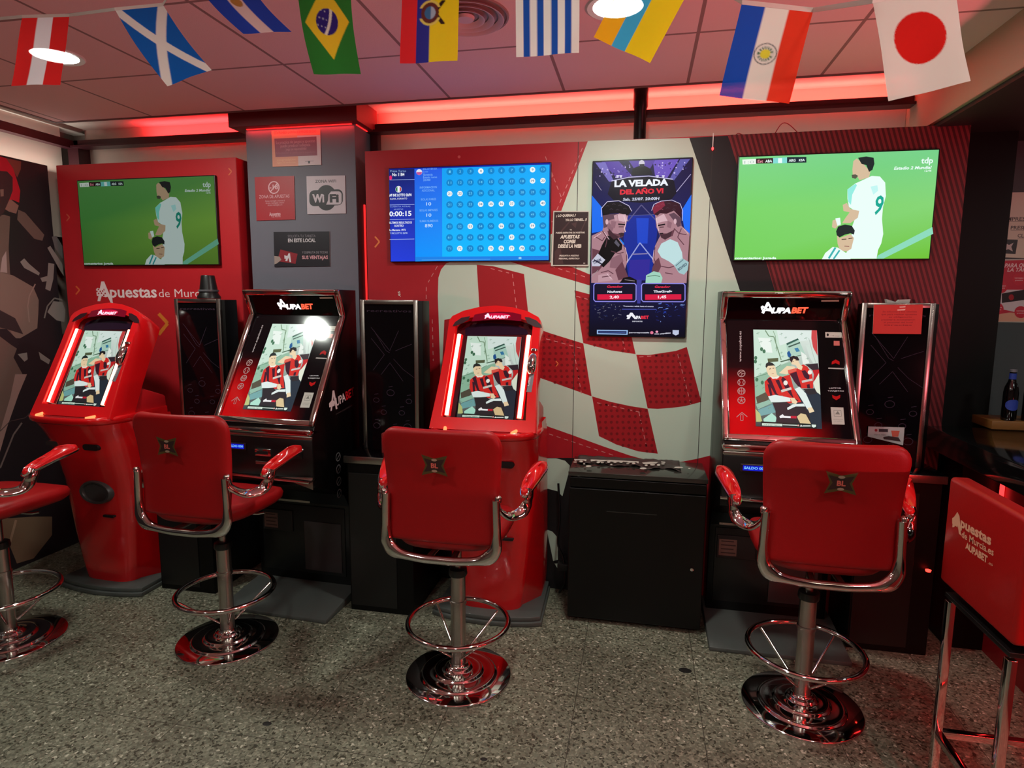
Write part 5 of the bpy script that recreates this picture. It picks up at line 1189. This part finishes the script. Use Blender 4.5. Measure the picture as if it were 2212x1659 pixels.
# ------------------------------------------------------------------ black cabinet
cb = thing('black_cabinet', 'low glossy black cabinet with one door in front of the checkered mural', 'cabinet', (.007, 2.97, 0))
finish(B(-.322, .325, .012, .30, .012, .752, .002), 'carcass', BLACKD, cb)
finish(B(-.33, .33, -.006, .305, .754, .776, .002), 'top', pmat('cabinet_top', (46, 44, 40), .16, 0, .3), cb, 35)
finish(B(-.322, .325, -.004, .01, .70, .748, .002), 'upper_rail', BLACKM, cb)
dd = finish(B(-.322, .325, -.008, .01, .025, .695, .003), 'door', BLACKM, cb)
finish(B(-.14, .10, -.0095, -.008, .585, .589), 'door_groove', pmat('groove', (60, 58, 56), .2, .5), dd)
kb = lathe([(0, .02), (.008, .018), (.009, .01), (.004, .006), (.004, 0)], 16)
for v in kb.verts: v.co = Vector((.272+v.co.x, -.008-v.co.z, .335+v.co.y))
bmesh.ops.recalc_face_normals(kb, faces=kb.faces[:]); finish(kb, 'knob', CHROME, dd, 60)
# white-patterned wrapping paper on the cabinet
rnd = random.Random(5); nb = bmesh.new(); NX, NY = 40, 10; g = []
for j in range(NY+1):
    row = []
    for i in range(NX+1):
        u = i/NX; v = j/NY
        y = 3.245-v*(.11+.05*u+.02*math.sin(u*20)); x = -.30+.52*u
        z = .7775+.004*(math.sin(u*37+v*5)+1)*(.4+.6*v)+.003*rnd.random()+(.010*(1-v) if v < .3 else 0)
        row.append(nb.verts.new((x, y, z)))
    g.append(row)
for j in range(NY):
    for i in range(NX): nb.faces.new((g[j][i], g[j][i+1], g[j+1][i+1], g[j+1][i]))
wp = finish(nb, 'crumpled_wrapping_paper', pmat('paper_dark_brown', (58, 44, 42), .5), None, 60); wp.data.transform(Matrix.Translation((.04, -3.17, -.776))); wp.location = (-.04, 3.17, .776)
sm = wp.modifiers.new('thickness', 'SOLIDIFY'); sm.thickness = .0012; sm.offset = 1
tag(wp, 'crumpled dark wrapping paper with white patches lying along the back of the black cabinet', 'paper')
P = Pic((0, 0, .7925), (1, 0, 0), (0, 1, 0), local=(-.04, 3.17, .776), base=0, step=.0004); P.setcrop(1220, 970, 6.9125)
W_ = (190, 184, 174)
for q in ([(140, 150), (325, 155), (320, 184), (265, 165), (200, 165), (150, 178)], [(385, 155), (735, 165), (1105, 185), (1100, 215), (1060, 195), (960, 205), (860, 185), (740, 195), (640, 175), (540, 190), (470, 172), (390, 185)], [(1155, 200), (1280, 190), (1400, 192), (1360, 215), (1240, 225), (1170, 222)], [(1440, 185), (1500, 190), (1500, 208), (1440, 200)]): P.poly(q, W_)
P.up()
for x, y, a, b in ((245, 185, 28, 14), (500, 197, 28, 14), (655, 193, 28, 14), (842, 193, 28, 14), (1028, 215, 28, 14), (1215, 243, 24, 12), (1310, 235, 40, 12), (1400, 238, 26, 14), (1465, 222, 28, 10), (355, 256, 44, 14), (1170, 288, 54, 14), (290, 222, 18, 9), (695, 232, 18, 9), (1700, 275, 70, 12), (1860, 290, 20, 6), (155, 195, 30, 8), (560, 205, 26, 7), (750, 200, 26, 7), (940, 220, 26, 7)): P.ell(x, y, a, b, W_, 8)
P.build('white_pattern', PRINT, wp)
# cables beside the cabinet
o = finish(tube(bez([(-.41, 3.27, .62), (-.395, 3.24, .45), (-.40, 3.22, .30), (-.37, 3.22, .22), (-.355, 3.20, .10), (-.39, 3.24, .01)], 8), .006, 8), 'power_cable', BLACKP, None, 60); tag(o, 'black power cable hanging in the gap left of the black cabinet', 'cable')
o = finish(B(-.40, -.34, 3.20, 3.25, .15, .19, .006), 'plug_socket', pmat('socket_black', (22, 20, 20), .4), None, 35); tag(o, 'black plug and socket low in the gap left of the black cabinet', 'socket')
# ------------------------------------------------------------------ swivel stools
def make_stool():
    t = thing('swivel_bar_stool', 'red swivel stool with chrome arms in front of the central red machine', 'stool', (-.72, 2.40, 0), 0, 'red swivel stools with chrome bases')
    pr = [(0, .0), (.224, .0), (.226, .004), (.226, .008), (.222, .011), (.168, .013), (.162, .015), (.159, .021), (.154, .023), (.148, .022), (.112, .024), (.106, .026), (.103, .033), (.098, .035), (.092, .034), (.064, .037), (.058, .040), (.054, .048), (.048, .05), (.04, .052), (.036, .062), (.0, .064)]
    finish(lathe(pr, 64), 'base', CHROME, t, 60)
    finish(lathe([(0, .06), (.032, .06), (.032, .33), (.036, .332), (.036, .345), (.032, .347), (.032, .458), (0, .458)], 32), 'column', STEEL, t, 50)
    finish(lathe([(.0, .455), (.037, .455), (.040, .462), (.038, .485), (.03, .490), (0, .490)], 28), 'collar', BLACKP, t, 50)
    finish(lathe([(0, .488), (.016, .488), (.016, .625), (0, .625)], 20), 'gas_lift', STEEL, t, 50)
    rg = finish(tube([(.213*math.cos(2*PI*i/56), .213*math.sin(2*PI*i/56), .245) for i in range(56)], .0115, 12, True), 'foot_ring', CHROME, t, 60)
    for k in range(4):
        a = PI/4+k*PI/2; finish(tube([(.20*math.cos(a), .20*math.sin(a), .238), (.034*math.cos(a), .034*math.sin(a), .095)], .0055, 8), 'spoke', CHROME, rg, 60)
    # mechanism plate
    finish(B(-.12, .12, -.12, .13, .622, .648, .006), 'seat_plate', BLACKP, t, 35)
    finish(tube([(.06, .0, .63), (.17, .03, .625), (.2, .04, .63)], .006, 8), 'lift_lever', CHROME, t, 60)
    # seat cushion: superellipse sections
    def se(hx, hy, z, cy, p=3.4, n=36, droop=0):
        o = []
        for i in range(n):
            a = 2*PI*i/n; c, s = math.cos(a), math.sin(a)
            x = hx*abs(c)**(2/p)*(1 if c > 0 else -1); y = hy*abs(s)**(2/p)*(1 if s > 0 else -1)
            zz = z - (droop*max(0, y/hy)**3)
            o.append(Vector((x, cy+y, zz)))
        return o
    secs = [se(.17, .19, .648, .0), se(.205, .225, .652, .01, droop=.01), se(.222, .24, .67, .012, droop=.018), se(.226, .245, .692, .012, droop=.02), se(.218, .237, .712, .012, droop=.022), se(.19, .21, .722, .012, droop=.024), se(.10, .12, .724, .012, droop=.01)]
    finish(loft(secs), 'seat', REDLE, t, 70)
    # backrest shell: grid with rounded outline, curved
    nb = bmesh.new(); NX, NZ = 20, 24; F = []; Bk = []
    def prof(z):  # z 0..1 -> world z, y of the rear face
        zz = .682+z*.448
        y = -.222-.028*math.sin(z*PI*.9)*(-1)*.6-.035*z**1.5
        return zz, y
    def half(z):
        w0 = .212+.029*z**1.2
        r = .07
        e = (1-z)*.448; 
        if e < r: w0 -= r-math.sqrt(max(0, r*r-(r-e)**2))
        e = z*.448; r = .02
        if e < r: w0 -= r-math.sqrt(max(0, r*r-(r-e)**2))
        return w0
    for side in (0, 1):
        G = []
        for j in range(NZ+1):
            z = j/NZ; z = .5-.5*math.cos(z*PI) if True else z
            zz, y = prof(z); w0 = half(z); row = []
            for i in range(NX+1):
                u = -1+2*i/NX; u = math.sin(u*PI/2)
                ed = max(0, 1-min((1-abs(u))*w0/.03, 1))*1.0; ez = max(0, 1-min(min(z, 1-z)*.448/.02, 1))
                th = .019*math.sqrt(max(0., 1-max(ed, ez)**2))+.0005
                yy = y+.028*u*u*(.5+.5*z) + (th if side else -th)
                row.append(nb.verts.new((u*w0, yy, zz)))
            G.append(row)
        (F if side == 0 else Bk).extend(G)
    for G, fl in ((F, 0), (Bk, 1)):
        for j in range(NZ):
            for i in range(NX):
                q = (G[j][i], G[j][i+1], G[j+1][i+1], G[j+1][i]); nb.faces.new(q if not fl else q[::-1])
    for j in range(NZ):
        nb.faces.new((F[j][0], F[j+1][0], Bk[j+1][0], Bk[j][0])); nb.faces.new((F[j][NX], Bk[j][NX], Bk[j+1][NX], F[j+1][NX]))
    for i in range(NX):
        nb.faces.new((F[0][i], Bk[0][i], Bk[0][i+1], F[0][i+1])); nb.faces.new((F[NZ][i], F[NZ][i+1], Bk[NZ][i+1], Bk[NZ][i]))
    bmesh.ops.recalc_face_normals(nb, faces=nb.faces[:])
    br = finish(nb, 'backrest', REDLE, t, 75)
    # embroidered four-point emblem on the rear face
    nb = None
    P = Pic((0, -.292, 1.005), (1, 0, 0), (0, -.05, 1), base=.0, step=.0005); P.crop = 'uv'
    star = []
    for k in range(4):
        a = R(45+90*k); tip = (.064*math.cos(a)*(1.1), .056*math.sin(a)); b = R(90+90*k); mid = (.034*math.cos(b), .026*math.sin(b)); star += [tip]
        for q in (.35, .7): star.append((tip[0]*(1-q)**1.6+mid[0]*(1-(1-q)**1.6), tip[1]*(1-q)**1.6+mid[1]*(1-(1-q)**1.6)))
        star.append(mid)
        nx_ = R(135+90*k); tip2 = (.0704*math.cos(nx_), .056*math.sin(nx_))
        for q in (.7, .35): star.append((tip2[0]*(1-q)**1.6+mid[0]*(1-(1-q)**1.6), tip2[1]*(1-q)**1.6+mid[1]*(1-(1-q)**1.6)))
    P.poly(star, (74, 62, 30)); P.up(); P.poly([(-.04, .026), (0, .018), (.04, .026), (.026, .0), (.04, -.026), (0, -.018), (-.04, -.026), (-.026, 0)], (48, 30, 28)); P.up()
    P.ell(0, .021, .011, .005, (150, 130, 110), 12); P.ell(0, -.021, .011, .005, (150, 130, 110), 12)
    P.text('BL', (-.013, -.009), (.014, -.009), .018, (196, 96, 84), .04)
    P.build('emblem', PRINT, br)
    # chrome U frame behind / under the back
    path = [(-.217, -.232, .87), (-.219, -.232, .80), (-.220, -.232, .72), (-.212, -.235, .672), (-.175, -.24, .638), (-.08, -.24, .622), (0, -.24, .620), (.08, -.24, .622), (.175, -.24, .638), (.212, -.235, .672), (.220, -.232, .72), (.219, -.232, .80), (.217, -.232, .87)]
    pp = bez(path, 6); nb = bmesh.new(); rings = []
    for i, p in enumerate(pp):
        tt = (pp[min(i+1, len(pp)-1)]-pp[max(i-1, 0)]).normalized(); nrm = Vector((0, 1, 0)); s = tt.cross(nrm).normalized()
        wd = .016+.012*math.exp(-((abs(p.x)-.195)/.035)**2)*max(0., min(1., (.74-p.z)/.05))
        rings.append([nb.verts.new(p+s*wd*math.cos(2*PI*k/12)+nrm*.016*math.sin(2*PI*k/12)) for k in range(12)])
    for a, b in zip(rings, rings[1:]):
        for k in range(12): nb.faces.new((a[k], a[(k+1) % 12], b[(k+1) % 12], b[k]))
    nb.faces.new(rings[0]); nb.faces.new(rings[-1]); bmesh.ops.recalc_face_normals(nb, faces=nb.faces[:])
    finish(nb, 'back_frame', CHROME, t, 60)
    finish(tube([(-.05, -.235, .622), (-.04, -.10, .630)], .012, 10), 'back_bracket', STEEL, t, 60); finish(tube([(.05, -.235, .622), (.04, -.10, .630)], .012, 10), 'back_bracket', STEEL, t, 60)
    # arms
    for sx in (-1, 1):
        a = finish(tube(bez([(sx*.218, -.222, .862), (sx*.226, -.21, .825), (sx*.25, -.155, .785), (sx*.288, -.105, .785), (sx*.306, -.08, .81), (sx*.313, -.068, .84), (sx*.313, -.055, .868)], 6), 0, 14, flat=(.024, .011, (sx*.5, 0, .6))), 'arm_bracket', CHROME, t, 70)
        finish(lathe([(0, .0), (.013, .0), (.014, .018), (.009, .024), (0, .025)], 16, c=(sx*.224, -.228)), 'frame_cap', CHROME, a, 60, (0, 0, .862))
        pb = bmesh.new()
        def pad(sc, zoff, w0):
            o_ = []
            for k in range(28):
                q = 2*PI*k/28; cx_ = math.copysign(abs(math.cos(q))**.7, math.cos(q)); sy_ = math.copysign(abs(math.sin(q))**.7, math.sin(q))
                o_.append(Vector((sx*(.316+.022*sy_)+cx_*w0*sc*(1.0+.18*sy_), .02+.115*sc*sy_, .882+.034*sy_-.01*sy_*sy_+zoff)))
            return o_
        finish(loft([pad(.95, .0, .03), pad(1., .006, .032), pad(1.0, .012, .032)]), 'arm_tray', CHROME, a, 60)
        finish(loft([pad(.93, .010, .03), pad(.96, .018, .031), pad(.9, .032, .029), pad(.6, .040, .02), pad(.2, .042, .01)]), 'arm_pad', pmat('red_arm_plastic', (205, 22, 24), .2, 0, .5), a, 60)
    return t
s0 = make_stool()
for x, y, rz, lab in ((-1.868, 2.44, R(-2), 'red swivel stool before the black terminal below the grey column'),
                      (.68, 2.49, R(-1), 'red swivel stool with chrome arms before the rightmost black terminal, nearest the bar'),
                      (-2.87, 2.22, R(-2), 'red swivel stool cut off by the left picture edge, only seat and one arm showing')):
    s = copy_tree(s0); s.location = (x, y, 0); s.rotation_euler = (0, 0, rz); s['label'] = lab

# ------------------------------------------------------------------ square red bar stool on the right, facing the bar
q = thing('square_bar_stool', 'boxy red padded bar stool on square chrome legs with printed lettering, right edge', 'stool', (1.2, 2.0, 0))
def lb_(x0, x1, y0, y1, z0, z1, b, nm, m, pr=None, an=50): return finish(B(x0, x1, y0-2.0, y1-2.0, z0, z1, b, seg=4), nm, m, pr or q, an)
bk = lb_(-.195, -.135, 1.80, 2.22, .69, 1.045, .014, 'backrest', REDBAR)
lb_(-.14, .20, 1.815, 2.205, .66, .735, .016, 'seat', REDBAR)
lb_(-.185, .195, 1.825, 2.195, .645, .66, .002, 'seat_frame', BLACKP)
for (lx, ly) in ((-.178, 1.83), (-.178, 2.17), (.178, 1.83), (.178, 2.17)):
    lb_(lx-.012, lx+.012, ly-.012, ly+.012, .0, .64, .002, 'leg', CHROME)
for a in ((-.166, .166, 1.818, 1.842), (-.166, .166, 2.158, 2.182)): lb_(a[0], a[1], a[2], a[3], .16, .184, .002, 'stretcher', CHROME)
lb_(.166, .19, 1.842, 2.158, .16, .184, .002, 'stretcher', CHROME); lb_(-.19, -.166, 1.842, 2.158, .16, .184, .002, 'stretcher', CHROME)
P = Pic((1.005, 0, 0), (0, -1, 0), (0, 0, 1), local=(1.2, 2.0, 0), base=.0006); P.setcrop(1900, 1000, 2.516)
G_ = (206, 150, 122)
P.poly([(396, 350), (402, 300), (424, 266), (436, 290), (444, 395), (432, 385), (424, 320), (408, 348)], G_); P.poly([(396, 300), (412, 290), (430, 320), (424, 350), (396, 330)], G_)
P.text('puestas', (440, 345), (606, 448), 34, G_, .04); P.text('de Murcia.es', (446, 402), (620, 506), 24, G_, .02)
P.poly([(466, 468), (480, 432), (490, 480), (482, 470), (478, 462)], G_); P.text('UPABET', (486, 478), (586, 544), 24, G_, .05); P.text('.es', (590, 548), (616, 562), 12, G_)
P.build('embroidered_lettering', PRINT, bk)

# ------------------------------------------------------------------ bar counter
bc = thing('bar_counter', 'black polished bar counter with dark red front on the right', 'counter', (1.39, 2.0, 0))
finish(B(-.015, .9, -1.6, 1.295, .915, 1.02, .006), 'top', pmat('polished_black_stone', (12, 11, 11), .1, 0, .4, noise=(30, .04)), bc, 35)
finish(B(.315, .9, 1.296, 1.645, .915, 1.02, .004), 'top_return', MATS['polished_black_stone'], bc, 35)
finish(B(.22, .32, -1.5, 1.29, 0, .915), 'front_panel', pmat('bar_front_red', (122, 12, 20), .35), bc)
finish(B(.065, .22, 1.1, 1.29, 0, .915), 'end_post', BLACKD, bc)
o = finish(tube([(1.598, 3.06, .70), (1.598, 3.06, .90)], .009, 12), 'led_tube', emit('bar_led', (1, .03, .03), 3.0), None, 60); tag(o, 'short vertical red light tube on the bar front under the counter', 'led strip')
o = finish(B(1.52, 1.535, .7, 2.3, .905, .913), 'under_counter_led', emit('bar_led2', (1., .02, .02), 14.)); tag(o, 'long red led strip fixed beneath the overhang of the bar counter', 'led strip')
area('under_counter_glow', (1.50, 1.45, .90), .02, 13.0, (1, .02, .02), (0, R(22), 0), 'RECTANGLE', 1.5)
o = finish(lathe([(0, -.01), (.01, -.008), (.012, 0), (0, .004)], 16), 'indicator_lens', emit('ind_red', (1, .03, .02), 5.), None, 60, (1.30, 2.975, .42)); tag(o, 'small glowing red indicator on the dark desk body beside the bar', 'indicator')
tr = thing('wooden_tray', 'flat orange brown wooden tray on the bar counter', 'tray', (1.86, 3.32, 1.02))
finish(B(-.23, .23, -.06, .13, 0, .04, .003), 'board', pmat('tray_wood', (120, 78, 36), .4, bump=(30, .2)), tr, 35)
bprof = [(0, .0), (.029, .0), (.030, .01), (.030, .13), (.027, .155), (.016, .185), (.0135, .2), (.0135, .232), (.0, .232)]
for k, (x, c_, lab, nk) in enumerate(((1.715, (40, 60, 150), 'dark glass beer bottle with blue label standing on the wooden tray', (44, 62, 150)), (1.80, (60, 120, 60), 'dark glass beer bottle with green label at the right edge of the picture', (60, 120, 60)))):
    b = thing('beer_bottle', lab, 'bottle', (x, 3.30, 1.061), 0, 'bottles on the wooden tray')
    finish(lathe(bprof, 28), 'glass_body', pmat('dark_bottle_glass', (8, 7, 8), .06, 0, .5), b, 50)
    finish(lathe([(.0135, .228), (.015, .228), (.015, .240), (0, .242)], 20), 'cap', pmat('cap%d' % k, (150, 150, 160), .3, .6), b, 50)
    finish(lathe([(.0145, .19), (.0145, .222), (.0140, .222), (.0140, .19)], 20), 'neck_label', pmat('neck%d' % k, nk, .5), b, 50)
    lbm = bmesh.new(); ring_ = []
    for i in range(15):
        a = -PI/2+(-1+2*i/14)*1.05; hh = .026*math.sqrt(max(.03, 1-((i-7)/7.2)**2))
        ring_.append((lbm.verts.new((.0306*math.cos(a), .0306*math.sin(a), .075-hh)), lbm.verts.new((.0306*math.cos(a), .0306*math.sin(a), .075+hh))))
    for a, c in zip(ring_, ring_[1:]): lbm.faces.new((a[0], c[0], c[1], a[1]))
    finish(lbm, 'label', pmat('lab%d' % k, c_, .5), b, 60)

# ------------------------------------------------------------------ bunting
def flagmat():
    m = bpy.data.materials.new('flag_cloth'); m.use_nodes = True; nt = m.node_tree; nt.nodes.clear(); N = nt.nodes.new; K = nt.links.new
    a = N('ShaderNodeAttribute'); a.attribute_name = 'Col'
    d = N('ShaderNodeBsdfDiffuse'); t = N('ShaderNodeBsdfTranslucent'); tr = N('ShaderNodeBsdfTransparent')
    K(a.outputs['Color'], d.inputs[0]); K(a.outputs['Color'], t.inputs[0])
    m1 = N('ShaderNodeMixShader'); m1.inputs[0].default_value = .42; K(d.outputs[0], m1.inputs[1]); K(t.outputs[0], m1.inputs[2])
    m2 = N('ShaderNodeMixShader'); m2.inputs[0].default_value = .02; K(m1.outputs[0], m2.inputs[1]); K(tr.outputs[0], m2.inputs[2])
    o = N('ShaderNodeOutputMaterial'); K(m2.outputs[0], o.inputs[0]); return m
FM = flagmat()
def stripes(st):
    def f(u, v):
        for e, c in st:
            if u < e: return c
        return st[-1][1]
    return f
RE, WHT, BL = (214, 40, 40), (226, 222, 214), (20, 70, 160)
def f_scot(u, v):
    a = abs(u-v)*.707*1.0; b = abs(u+v-1)*.707
    return WHT if min(a, b) < .075 else (16, 92, 178)
def f_arg(u, v):
    if (u-.5)**2+((v-.55)*1.5)**2 < .011: return (176, 120, 60)
    return (34, 66, 168) if u < .36 or u > .64 else (222, 190, 186)
def f_bra(u, v):
    x, y = (u-.5), (v-.42)
    r = math.hypot(x, y*1.42)
    if r < .215:
        if abs(math.hypot(x+.62, (y*1.42)+.25)-.72) < .026: return (214, 206, 190)
        if (int(u*43)*7+int(v*61)*13) % 17 == 0 and x < 0: return (180, 176, 190)
        return (44, 34, 110)
    if abs(x)/.43+abs(y)/.42 < 1: return (222, 186, 40)
    return (40, 116, 44)
def f_ecu(u, v):
    x, y = (u-.50), (v-.44)*1.35
    if math.hypot(x*1.05, y) < .10: return (150, 160, 176) if x > .01 else (58, 100, 140)
    if math.hypot(x*1.05, y) < .165: return (92, 46, 40)
    if math.hypot(x*1.0, y) < .20 and abs(y) > .08: return (206, 186, 90)
    if .13 < x < .26 and abs(y) < .19 and abs(abs(y)-(x-.08)*1.2) < .05: return (44, 30, 26)
    return (206, 40, 44) if u < .27 else ((40, 44, 130) if u < .50 else (216, 190, 30))
def f_uru(u, v):
    if u > .52 and v < .40:
        return (216, 176, 70) if math.hypot(u-.75, (v-.2)*1.4) < .11 else (222, 226, 220)
    for a, b in ((.12, .225), (.335, .44), (.555, .66), (.77, .875)):
        if a < u < b: return (24, 80, 170)
    return (222, 226, 220)
def f_par(u, v):
    r = math.hypot(u-.5, (v-.5)*1.4)
    if r < .07: return (214, 210, 60)
    if r < .11: return (66, 110, 80) if int(math.atan2(v-.5, u-.5)*5) % 2 else (210, 210, 200)
    if .145 < r < .16: return (90, 96, 96)
    if r < .125: return (206, 206, 200)
    return (24, 74, 176) if u < .33 else ((222, 220, 210) if u < .67 else (216, 58, 36))
def f_jap(u, v): return (196, 30, 26) if math.hypot((u-.5), (v-.44)*1.25) < .325 else (214, 208, 200)
FL = [('red and white vertically striped flag, first from the left on the bunting', 1.88, ((48, 36), (150, 33), (131, 184), (23, 185)), stripes([(.33, RE), (.66, (226, 220, 224)), (2, RE)]), (0, 0)),
      ('blue flag with a white diagonal cross hanging askew', 1.80, ((248, 20), (352, 10), (458, 152), (360, 185)), f_scot, (6, 0)),
      ('dark blue and white flag with small brown sun, mostly cut off by the top edge', 1.72, ((405, -75), (520, -80), (630, 69), (524, 71)), f_arg, (14, -10)),
      ('green flag with yellow diamond and dark blue disc', 1.62, ((641, -32), (757, -34), (779, 159), (677, 159)), f_bra, (4, 0)),
      ('red, blue and yellow flag with a coat of arms', 1.50, ((870, -52), (993, -56), (988, 129), (864, 138)), f_ecu, (0, 0)),
      ('white flag with dark blue vertical stripes', 1.37, ((1113, -88), (1252, -92), (1251, 113), (1115, 126)), f_uru, (0, 0)),
      ('orange, light blue and yellow flag with lamp glare put into its colours', 1.29, ((1375, -105), (1505, -52), (1404, 137), (1282, 83)), stripes([(.31, (236, 176, 30)), (.55, (60, 170, 216)), (2, (236, 206, 30))]), (0, 0)),  # lamp glare painted into the stripes: the red one is turned orange
      ('blue, white and red flag with a round seal', 1.22, ((1603, 5), (1757, 22), (1703, 226), (1553, 208)), f_par, (0, 0)),
      ('white flag with a large red disc, last on the right', 1.07, ((1885, 2), (2063, -26), (2092, 178), (1920, 218)), f_jap, (0, 0))]
tops = []
for lab, zc, cr, fn, bend in FL:
    Q = [at_depth(c[0], c[1], zc) for c in cr]
    c0 = (Q[0]+Q[1])/2; tops.append((Q[0], Q[1]))
    nrm = (Q[1]-Q[0]).cross(Q[3]-Q[0]).normalized()
    NX, NY = 72, 104; nb = me = None; vs = []; fs = []; cs = []
    side = (Q[1]-Q[0]).normalized()
    for j in range(NY+1):
        v = j/NY
        for i in range(NX+1):
            u = i/NX
            p = (Q[0]*(1-u)+Q[1]*u)*(1-v)+(Q[3]*(1-u)+Q[2]*u)*v
            p = p + nrm*(.0035*math.sin(v*5+u*2.2+zc*9)*v+.002*math.sin(u*7+zc*4)*v) - side*(math.sin(v*PI)*bend[0]*.0014)
            vs.append(tuple(p-c0))
            k = [0, 0, 0]
            for du, dv in ((-.3, -.3), (.3, -.3), (-.3, .3), (.3, .3)):
                cc = lin(fn(min(1, max(0, u+du/NX)), min(1, max(0, v+dv/NY)))); k = [k[q]+cc[q]/4 for q in range(3)]
            cs.append((k[0], k[1], k[2], 1))
    for j in range(NY):
        for i in range(NX): a = j*(NX+1)+i; fs.append((a, a+1, a+NX+2, a+NX+1))
    me = bpy.data.meshes.new('bunting_flag'); me.from_pydata(vs, [], fs); ca = me.color_attributes.new('Col', 'FLOAT_COLOR', 'POINT')
    for i, c in enumerate(cs): ca.data[i].color = c
    for p in me.polygons: p.use_smooth = True
    me.materials.append(FM)
    o = bpy.data.objects.new('bunting_flag', me); COL.objects.link(o); o.location = c0
    tag(o, lab, 'flag', 'flags on the bunting')
# white tape that carries the flags
pts = [at_depth(-160, 62, 1.95), at_depth(-40, 44, 1.92)]
for a, b in tops: pts += [a, a*.5+b*.5, b]
pts += [at_depth(2180, -30, 1.02), at_depth(2300, -60, .98)]
nb = bmesh.new(); prev = None
for i, p in enumerate(pts):
    a = nb.verts.new(p+Vector((0, 0, .0045))); b = nb.verts.new(p-Vector((0, 0, .0045)))
    if prev: nb.faces.new((prev[0], a, b, prev[1]))
    prev = (a, b)
bmesh.ops.recalc_face_normals(nb, faces=nb.faces[:])
tp = finish(nb, 'bunting_tape', pmat('tape_white', (206, 196, 188), .7))
s_ = tp.modifiers.new('thickness', 'SOLIDIFY'); s_.thickness = .0008
tag(tp, 'thin white tape carrying the row of small flags below the ceiling', 'tape')

# dark spots trodden into the floor
for x, y, r, lab in ((-1.344, 1.946, .014, 'round dark spot on the floor left of the central stool'), (.242, 2.642, .022, 'faint dark spot on the floor in front of the black cabinet'), (-.491, 1.939, .01, 'tiny dark spot on the floor in front of the central stool base')):
    o = finish(lathe([(0, .0008), (r*.7, .0007), (r, .0001), (r, 0)], 14), 'floor_spot', pmat('dark_spot', (22, 20, 18), .5), None, None, (x, y, 0)); o.scale = (1.3, .9, 1); tag(o, lab, 'spot', 'spots on the floor')
